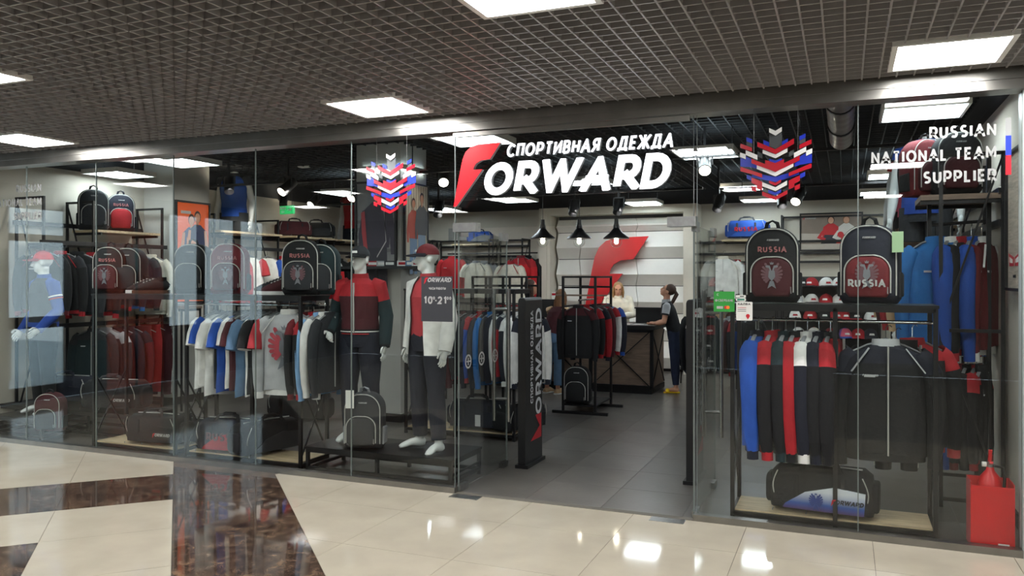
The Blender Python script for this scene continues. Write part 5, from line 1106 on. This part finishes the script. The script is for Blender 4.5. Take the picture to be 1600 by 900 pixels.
def w4(o, J, rot): trousers(o, J, fab('navy'), 1); top(o, J, fab('brown'), fab('brown'), 0, 1, 1.0, 'jacket'); shoes_(o, J, fab('black'))
person('person with brown hair mostly hidden behind the rack and left pedestal', (xat(829, 11.1), 11.1, 0), 1.9, pose(), w4, HB, sc=.955, hairlen=.05)
# ------------------------------------------------------------ counter and relief wall
CX0, CX1, CY0, CY1 = -6.3, -2.60, 11.62, 12.55
o = thing('shop_counter', 'long wood fronted counter with black frame, crosses and black top', 'counter', ((CX0+CX1)/2, CY0, 0)); X = (CX1-CX0)/2
MB().box(-X+.02, X-.02, .02, CY1-CY0, .08, .94).build('body', DWOOD, o); MB().box(-X-.03, X+.05, -.04, CY1-CY0+.04, .94, 1.0).build('worktop', BLACKP, o); MB().box(-X, X, .0, CY1-CY0-.02, 0, .08).build('plinth', METAL, o)
n = 4
for i in range(n+1): x = X-2*X*i/n; MB().box(x-.025, x+.025, -.012, .02, .08, .94).build('frame_bar', METAL, o)
for z in (.08, .90): MB().box(-X, X, -.012, .02, z, z+.04).build('frame_bar', METAL, o)
for i in range(n):
    a, c = X-2*X*i/n-.03, X-2*X*(i+1)/n+.03
    MB().bar((a, -.006, .11), (c, -.006, .91), .014).build('cross_bar', METAL, o); MB().bar((c, -.006, .11), (a, -.006, .91), .014).build('cross_bar', METAL, o)
MB().bar((X+.0, .05, .1), (X+.0, .88, .9), .014).build('cross_bar', METAL, o); MB().bar((X, .88, .1), (X, .05, .9), .014).build('cross_bar', METAL, o)
o = thing('counter_hutch', 'black raised back ledge on the right end of the counter', 'ledge', (xat(1030, 12.4), 12.4, 1.0)); MB().box(-.36, .22, -.04, .04, 0, .22).build('panel', BLACKP, o); MB().box(-.37, .23, -.09, .07, .22, .24).build('ledge', BLACKP, o)
o = thing('monitor', 'black cash desk monitor seen from behind on the counter, left', 'monitor', (xat(862, 12.0), 12.0, 1.0)); MB().box(-.24, .24, -.02, .02, .07, .36).build('screen_back', BLACKP, o); b = MB(); b.box(-.03, .03, 0, .03, 0, .1); b.box(-.1, .1, -.07, .08, 0, .012); b.build('stand', BLACKP, o); MB().box(-.03, .03, -.024, -.02, .2, .225).build('mark', mat('grey_mark', '#888', .5) if False else STEEL, o)
o = thing('paper_sheets', 'white paper sheets spread on the counter top by the woman', 'paper', (xat(1000, 11.9), 11.9, 1.0)); [MB().box(-.3+.2*i, -.13+.2*i, -.12, .12, .0, .003).build('sheet', WHITE, o) for i in range(3)]
# bar stool
o = thing('bar_stool', 'black wire bar stool right of the counter by the wall', 'stool', (xat(1075, 12.9), 12.9, 0))
for k in range(4): a = PI/4+k*PI/2; MB().tube([(.2*math.cos(a), .2*math.sin(a), 0), (.14*math.cos(a), .14*math.sin(a), .7)], .011, 8).build('leg', METAL, o, True)
MB().tube([(0, 0, .7), (0, 0, .74)], .18, 20).build('seat', BLACKP, o, True)
b = MB(); b.tube([(.2*math.cos(t), .2*math.sin(t), .92) for t in [PI*i/12 for i in range(13)]], .01, 8)
for t in (0, PI/2, PI): b.tube([(.17*math.cos(t), .17*math.sin(t), .73), (.2*math.cos(t), .2*math.sin(t), .92)], .008, 8)
b.build('backrest', METAL, o, True); b = MB(); b.tube([(.18*math.cos(t), .18*math.sin(t), .25) for t in [2*PI*i/16 for i in range(17)]], .008, 6); b.build('foot_ring', METAL, o, True)
# relief wall between two beige pilasters
YW = 14.55; wx0, wx1 = -5.06, -2.66; o = thing('relief_wall', 'white relief wall of folded panels behind the counter', 'wall panel', ((wx0+wx1)/2, YW, 0)); RWM = mat('white_relief_paint', '#e6e3dc', .6, var=.03)
cols = [wx0, wx0+.42, -3.55, wx1]; zs = [i*.5+.05 for i in range(6)]
for k, z in enumerate(zs):
    for i in range(3):
        x0, x1 = cols[i]-(wx0+wx1)/2, cols[i+1]-(wx0+wx1)/2; g_ = .006; H_ = .5 if z+.5 < 2.8 else 2.8-z; m_ = z+H_*.42
        e0 = .0 if i == 0 else -.07; e1 = 0 if i == 2 else -.07
        pts = [[(x0+g_+e0*.0, 0, z+g_), (x1-g_, 0, z+g_)], [(x0+g_-e0, -.13, m_), (x1-g_-e1, -.13, m_)], [(x0+g_, 0, z+H_-g_), (x1-g_, 0, z+H_-g_)]]
        b = MB(); b.v = [p for r in pts for p in r]+[(p[0], .04, p[2]) for r in pts for p in r]
        b.f = [(0, 1, 3, 2), (2, 3, 5, 4), (0, 2, 8, 6), (2, 4, 10, 8), (1, 7, 9, 3), (3, 9, 11, 5), (6, 8, 9, 7), (8, 10, 11, 9), (0, 6, 7, 1), (4, 5, 11, 10)]; b.mi = [0]*10; b.build('relief_panel', RWM, o)
b = MB(); b.box(wx0, wx1, YW+.06, YW+.09, 0, 2.9); struct(b.build('trim_9', METAL))
PIL = mat('beige_pilaster_paint', '#d9d2c3', .75, var=.04)
for k, (x0, x1) in enumerate(((-5.32, -5.1), (-2.62, -2.38))):
    b = MB(); b.box(x0, x1, 14.2, SB, 0, 3.0); c_ = struct(b.build('trim_%d' % (10+k), PIL)); b = MB(); b.box(x0+.06, x1-.06, 14.18, 14.2, .1, 2.9); b.build('raised_strip', PIL, c_)
b = MB(); b.box(-5.1, -2.62, 14.2, SB, 2.86, 3.0); struct(b.build('trim_12', PIL))
o = thing('wall_logo', 'large red swoosh logo standing off the white relief wall', 'logo', (xat(910, 14.36), 14.36, at(900, 507, 14.36).z)); b = MB(); k = 1.62; flogo(b, k, lambda u, v, w: (u*1.04, -w, v), 0, .05); b.build('logo_plate', REDM, o)
for p in ((.25, 1.0), (.6, 1.45)): MB().tube([(p[0], 0, p[1]), (p[0], .1, p[1])], .01, 8).build('standoff', STEEL, o)
o = thing('notice_sheet', 'white printed sheet with blue and red edges left of the red logo', 'sheet', at(872, 470, 14.1)); MB().box(-.12, .12, -.005, .005, -.16, .16).build('paper', WHITE, o); MB().box(-.12, .12, -.007, -.005, .1, .14).build('print_band', EMM['red'], o); MB().box(-.12, .12, -.007, -.005, -.14, -.1).build('print_band', EMM['blue'], o); zz_ = o.location.z; MB().box(-.01, .01, .005, .02, -zz_, .1).build('stand_pole', METAL, o); MB().box(-.12, .12, -.08, .1, -zz_, -zz_+.015).build('stand_foot', METAL, o)
# pendants
BULB = mat('bulb_glow', '#fff4dc', .3, emit=14)
def mk_pend():
    o = root('pendant_lamp'); b = MB(); b.tube([(0, 0, .0), (0, 0, .02), (0, 0, .09), (0, 0, .16), (0, 0, .17)], [.2, .19, .1, .045, .03], 28); b.build('shade', BLACKP, o, True)
    b = MB(); b.tube([(0, 0, .16), (0, 0, .2), (0, 0, .23), (0, 0, .3)], [.05, .045, .035, .03], 16); b.build('lamp_holder', BLACKP, o, True)
    MB().tube([(0, 0, .3), (0, 0, .95)], .005, 6).build('cord', METAL, o); g_ = MB(); g_.ell((0, 0, -.05), (.09, .09, .085), 18, 10); g_.build('glass_globe', GLASS, o, True)
    MB().ell((0, 0, -.035), (.035, .035, .045), 12, 8).build('bulb', BULB, o, True); return o
for px, lab in ((848, 'left'), (905, 'middle'), (963, 'right')): place('pend', mk_pend, 'black metal pendant lamp with glass globe, %s of three over the counter' % lab, 'pendant lamp', at(px, 373, 11.9), 0, 'pendant lamps over the counter')
# ------------------------------------------------------------ posters: flat prints
def flat(o, poly, col, k, cx=0, cz=0, s=1, nm='print'):
    MB().prism([(cx+u*s, cz+v*s) for u, v in poly], lambda u, v, w: (u, -.021-.0006*k-w, v), 0, .0005).build(nm, mat('print_'+col.strip('#'), col, .5), o)
def circ(x, y, rx, ry, n=14): return [(x+rx*math.cos(2*PI*i/n), y+ry*math.sin(2*PI*i/n)) for i in range(n)]
def poster(lab, x0, x1, z0, z1, y, bg, frame=METAL, rz=0, fr=.025):
    o = thing('poster', lab, 'poster', ((x0+x1)/2, y, (z0+z1)/2), rz); X, Z = (x1-x0)/2, (z1-z0)/2; MB().box(-X, X, -.021, 0, -Z, Z).build('panel', bg, o)
    for a, b_, c_, d_ in ((-X-fr, -X, -Z-fr, Z+fr), (X, X+fr, -Z-fr, Z+fr), (-X, X, Z, Z+fr), (-X, X, -Z-fr, -Z)): MB().box(a, b_, -.035, 0, c_, d_).build('frame', frame, o)
    return o, X, Z
o, X, Z = poster('orange poster of two hugging young people on the left column', -.29, .29, 1.38, 2.72, 0, mat('orange_print', '#f4621a', .5)); o.location = (-8.288, 8.54, 2.05); o.rotation_euler = (0, 0, PI/2)
def man(o, cx, cz, s, shirt, leg, skin='#c98f70', hair='#3a261c', k=1, arms='down'):
    flat(o, [(-.11, -.5), (-.1, 0), (.1, 0), (.11, -.5), (.02, -.5), (0, -.1), (-.02, -.5)], leg, k, cx, cz, s); flat(o, [(-.12, 0), (-.15, .32), (-.05, .4), (.05, .4), (.15, .32), (.12, 0)], shirt, k+1, cx, cz, s)
    for g_ in (-1, 1): flat(o, [(g_*.15, .33), (g_*.11, .33), (g_*.13, .1), (g_*.14, -.06), (g_*.18, -.06), (g_*.19, .12)], shirt if arms == 'long' else skin, k+2, cx, cz, s)
    flat(o, circ(0, .5, .055, .075), hair, k+2, cx, cz, s); flat(o, circ(0, .485, .045, .06), skin, k+3, cx, cz, s); flat(o, [(-.02, .38), (.02, .38), (.02, .45), (-.02, .45)], skin, k+1, cx, cz, s)
man(o, -.03, -.08, 1.05, '#39406e', '#3a3f66', k=1); man(o, .08, -.06, 1.1, '#2c3358', '#343a60', k=5); flat(o, [(-.12, .2), (.1, .12), (.1, .07), (-.12, .13)], '#c98f70', 10, 0, 0, 1)
MB().box(-.22, -.04, -.0225, -.021, .52, .56).build('print', TW, o)
o, X, Z = poster('large poster of a man in a dark tracksuit on the white column', -5.40, -4.875, 1.85, 2.82, 8.22, mat('grey_photo_backdrop', '#8f8d8c', .5, var=.25, scale=6))
for i in range(5): flat(o, [(-X, -.35+.09*i), (X, -.33+.09*i), (X, -.29+.09*i), (-X, -.31+.09*i)], '#6c6868', 0, 0, 0)
man(o, .02, -.28, 1.35, '#3a3040', '#2c2834', k=1, arms='long'); flat(o, [(-.22, .14), (-.17, .16), (-.14, -.2), (-.12, -.34), (-.17, -.36), (-.21, -.1)], '#b8343a', 6, .02); flat(o, [(.09, .2), (.10, .2), (.12, -.2), (.0, -.38), (0, -.4), (.13, -.21)], '#cfc8c4', 7, .02)
# poster on the right face of column two, turned toward the aisle
o = thing('poster', 'tall pale poster of two standing people on the column side', 'poster', (-4.80, 8.55, 2.32), PI/2); MB().box(-.27, .27, -.02, 0, -.5, .5).build('panel', mat('pale_print', '#d8cdb8', .5), o)
for i in range(9): flat(o, [(-.26+.06*i, -.1), (-.25+.06*i, -.1), (-.25+.06*i, .49), (-.26+.06*i, .49)], '#8e7f6c', 0, 0, 0)
man(o, -.08, -.15, .85, '#cf4a34', '#7f9cc0', k=1, arms='long'); man(o, .12, -.1, .9, '#55555c', '#8aa2bd', k=5, arms='long')
for a, b_, c_, d_ in ((-.29, -.27, -.52, .52), (.27, .29, -.52, .52), (-.27, .27, .5, .52), (-.27, .27, -.52, -.5)): MB().box(a, b_, -.03, 0, c_, d_).build('frame', METAL, o)
p, q = at(1252, 336, 14.6), at(1346, 389, 14.6)
o, X, Z = poster('wide poster of a sitting couple in red and white on the back wall', p.x, q.x, q.z, p.z, 14.6, mat('grey_brown_photo', '#8c7c70', .5, var=.2, scale=4))
flat(o, [(-X, -Z), (X, -Z), (X, -.06), (-X, -.02)], '#b8aca0', 0)
for cx, sh, lg, hr, k in ((.0, '#c8242c', '#2c2c3a', '#3a281e', 1), (.24, '#d8d2ca', '#c8342c', '#8a5a3a', 6)):
    flat(o, [(-.14, -.12), (-.12, .08), (-.04, .14), (.04, .14), (.12, .08), (.14, -.12)], sh, k, cx); flat(o, circ(0, .2, .055, .07), hr, k+1, cx); flat(o, circ(0, .19, .045, .055), '#d3a083', k+2, cx); flat(o, [(-.16, -.2), (.1, -.2), (.2, -.14), (.14, -.06), (-.1, -.05)], lg, k+3, cx)
    flat(o, [(-.14, .02), (-.22, -.1), (-.1, -.16), (-.08, -.11), (-.15, -.08), (-.09, .02)], sh, k+4, cx)
flat(o, circ(.15, -.05, .05, .05), '#c8242c', 12); wordmark(.03, lambda u, v, w: (-.44+u, -.022-w, .22+v), o, TW, TR)
# picture and call point on the right wall
o = thing('wall_picture', 'framed pale picture of red straps on the right wall', 'picture', (1.095, 6.35, 2.05), -PI/2); MB().box(-.24, .24, -.03, 0, -.42, .5).build('panel', mat('pale_wood_print', '#c6b8a6', .5, kind='wood'), o)
for a, b_, c_, d_ in ((-.26, -.24, -.44, .52), (.24, .26, -.44, .52), (-.24, .24, .5, .52), (-.24, .24, -.44, -.42)): MB().box(a, b_, -.05, 0, c_, d_).build('frame', METAL, o)
for s in (-1, 1):
    MB().prism([(s*.02, -.21), (s*.2, -.18), (s*.17, -.27), (s*.02, -.27)], lambda u, v, w: (u, -.031-w, v), 0, .002).build('print', TR, o); MB().prism([(s*.05, -.225), (s*.16, -.205), (s*.15, -.245), (s*.05, -.25)], lambda u, v, w: (u, -.0335-w, v), 0, .001).build('print', WHITE, o)
MB().box(-.04, .04, -.034, -.03, -.35, -.33).build('print', BKV, o)
o = thing('call_point_sign', 'small red framed sticker low on the right wall', 'sign', (1.097, 6.0, 1.27), -PI/2); MB().box(-.03, .03, -.003, 0, -.06, .06).build('panel', TR, o); MB().box(-.018, .018, -.004, -.003, -.045, .045).build('print', WHITE, o)
# fire extinguisher box at the right end
BX = .85; BY = 5.87; o = thing('extinguisher_box', 'open red metal fire extinguisher box on the floor, far right', 'box', (BX, BY, 0)); Wd, Dp, Hh = .12, .1, .42
for a, b_, c_, d_, h0 in ((-Wd, Wd, -Dp, -Dp+.006, Hh-.02), (-Wd, Wd, Dp-.006, Dp, Hh), (-Wd, -Wd+.006, -Dp+.006, Dp-.006, Hh), (Wd-.006, Wd, -Dp+.006, Dp-.006, Hh)): MB().box(a, b_, c_, d_, 0, h0).build('side_panel', REDM, o)
MB().box(-Wd, Wd, -Dp, Dp, 0, .01).build('bottom', REDM, o); MB().box(.03, .09, -Dp-.002, -Dp, .02, .05).build('sticker', WHITE, o)
o = thing('fire_extinguisher', 'red fire extinguisher standing in the red box', 'extinguisher', (BX, BY, .012)); b = MB(); b.tube([(0, 0, 0), (0, 0, .02), (0, 0, .37), (0, 0, .43), (0, 0, .47), (0, 0, .49)], [.06, .07, .07, .055, .025, .02], 20); b.build('cylinder', REDM, o, True)
b = MB(); b.bar((0, .02, .50), (0, -.06, .53), .02, .012); b.bar((0, .02, .51), (0, -.02, .60), .02, .012); b.build('handle', REDM, o); MB().tube([(0, 0, .48), (0, 0, .52)], .018, 12).build('valve', STEEL, o); b = MB(); b.tube([(.02, 0, .5), (.07, 0, .49), (.08, 0, .42), (.075, -.01, .34)], .009, 8); b.build('hose', BLACKP, o, True); MB().tube([(-.02, 0, .505), (-.045, 0, .505)], .016, 12).build('gauge', WHITE, o, True)
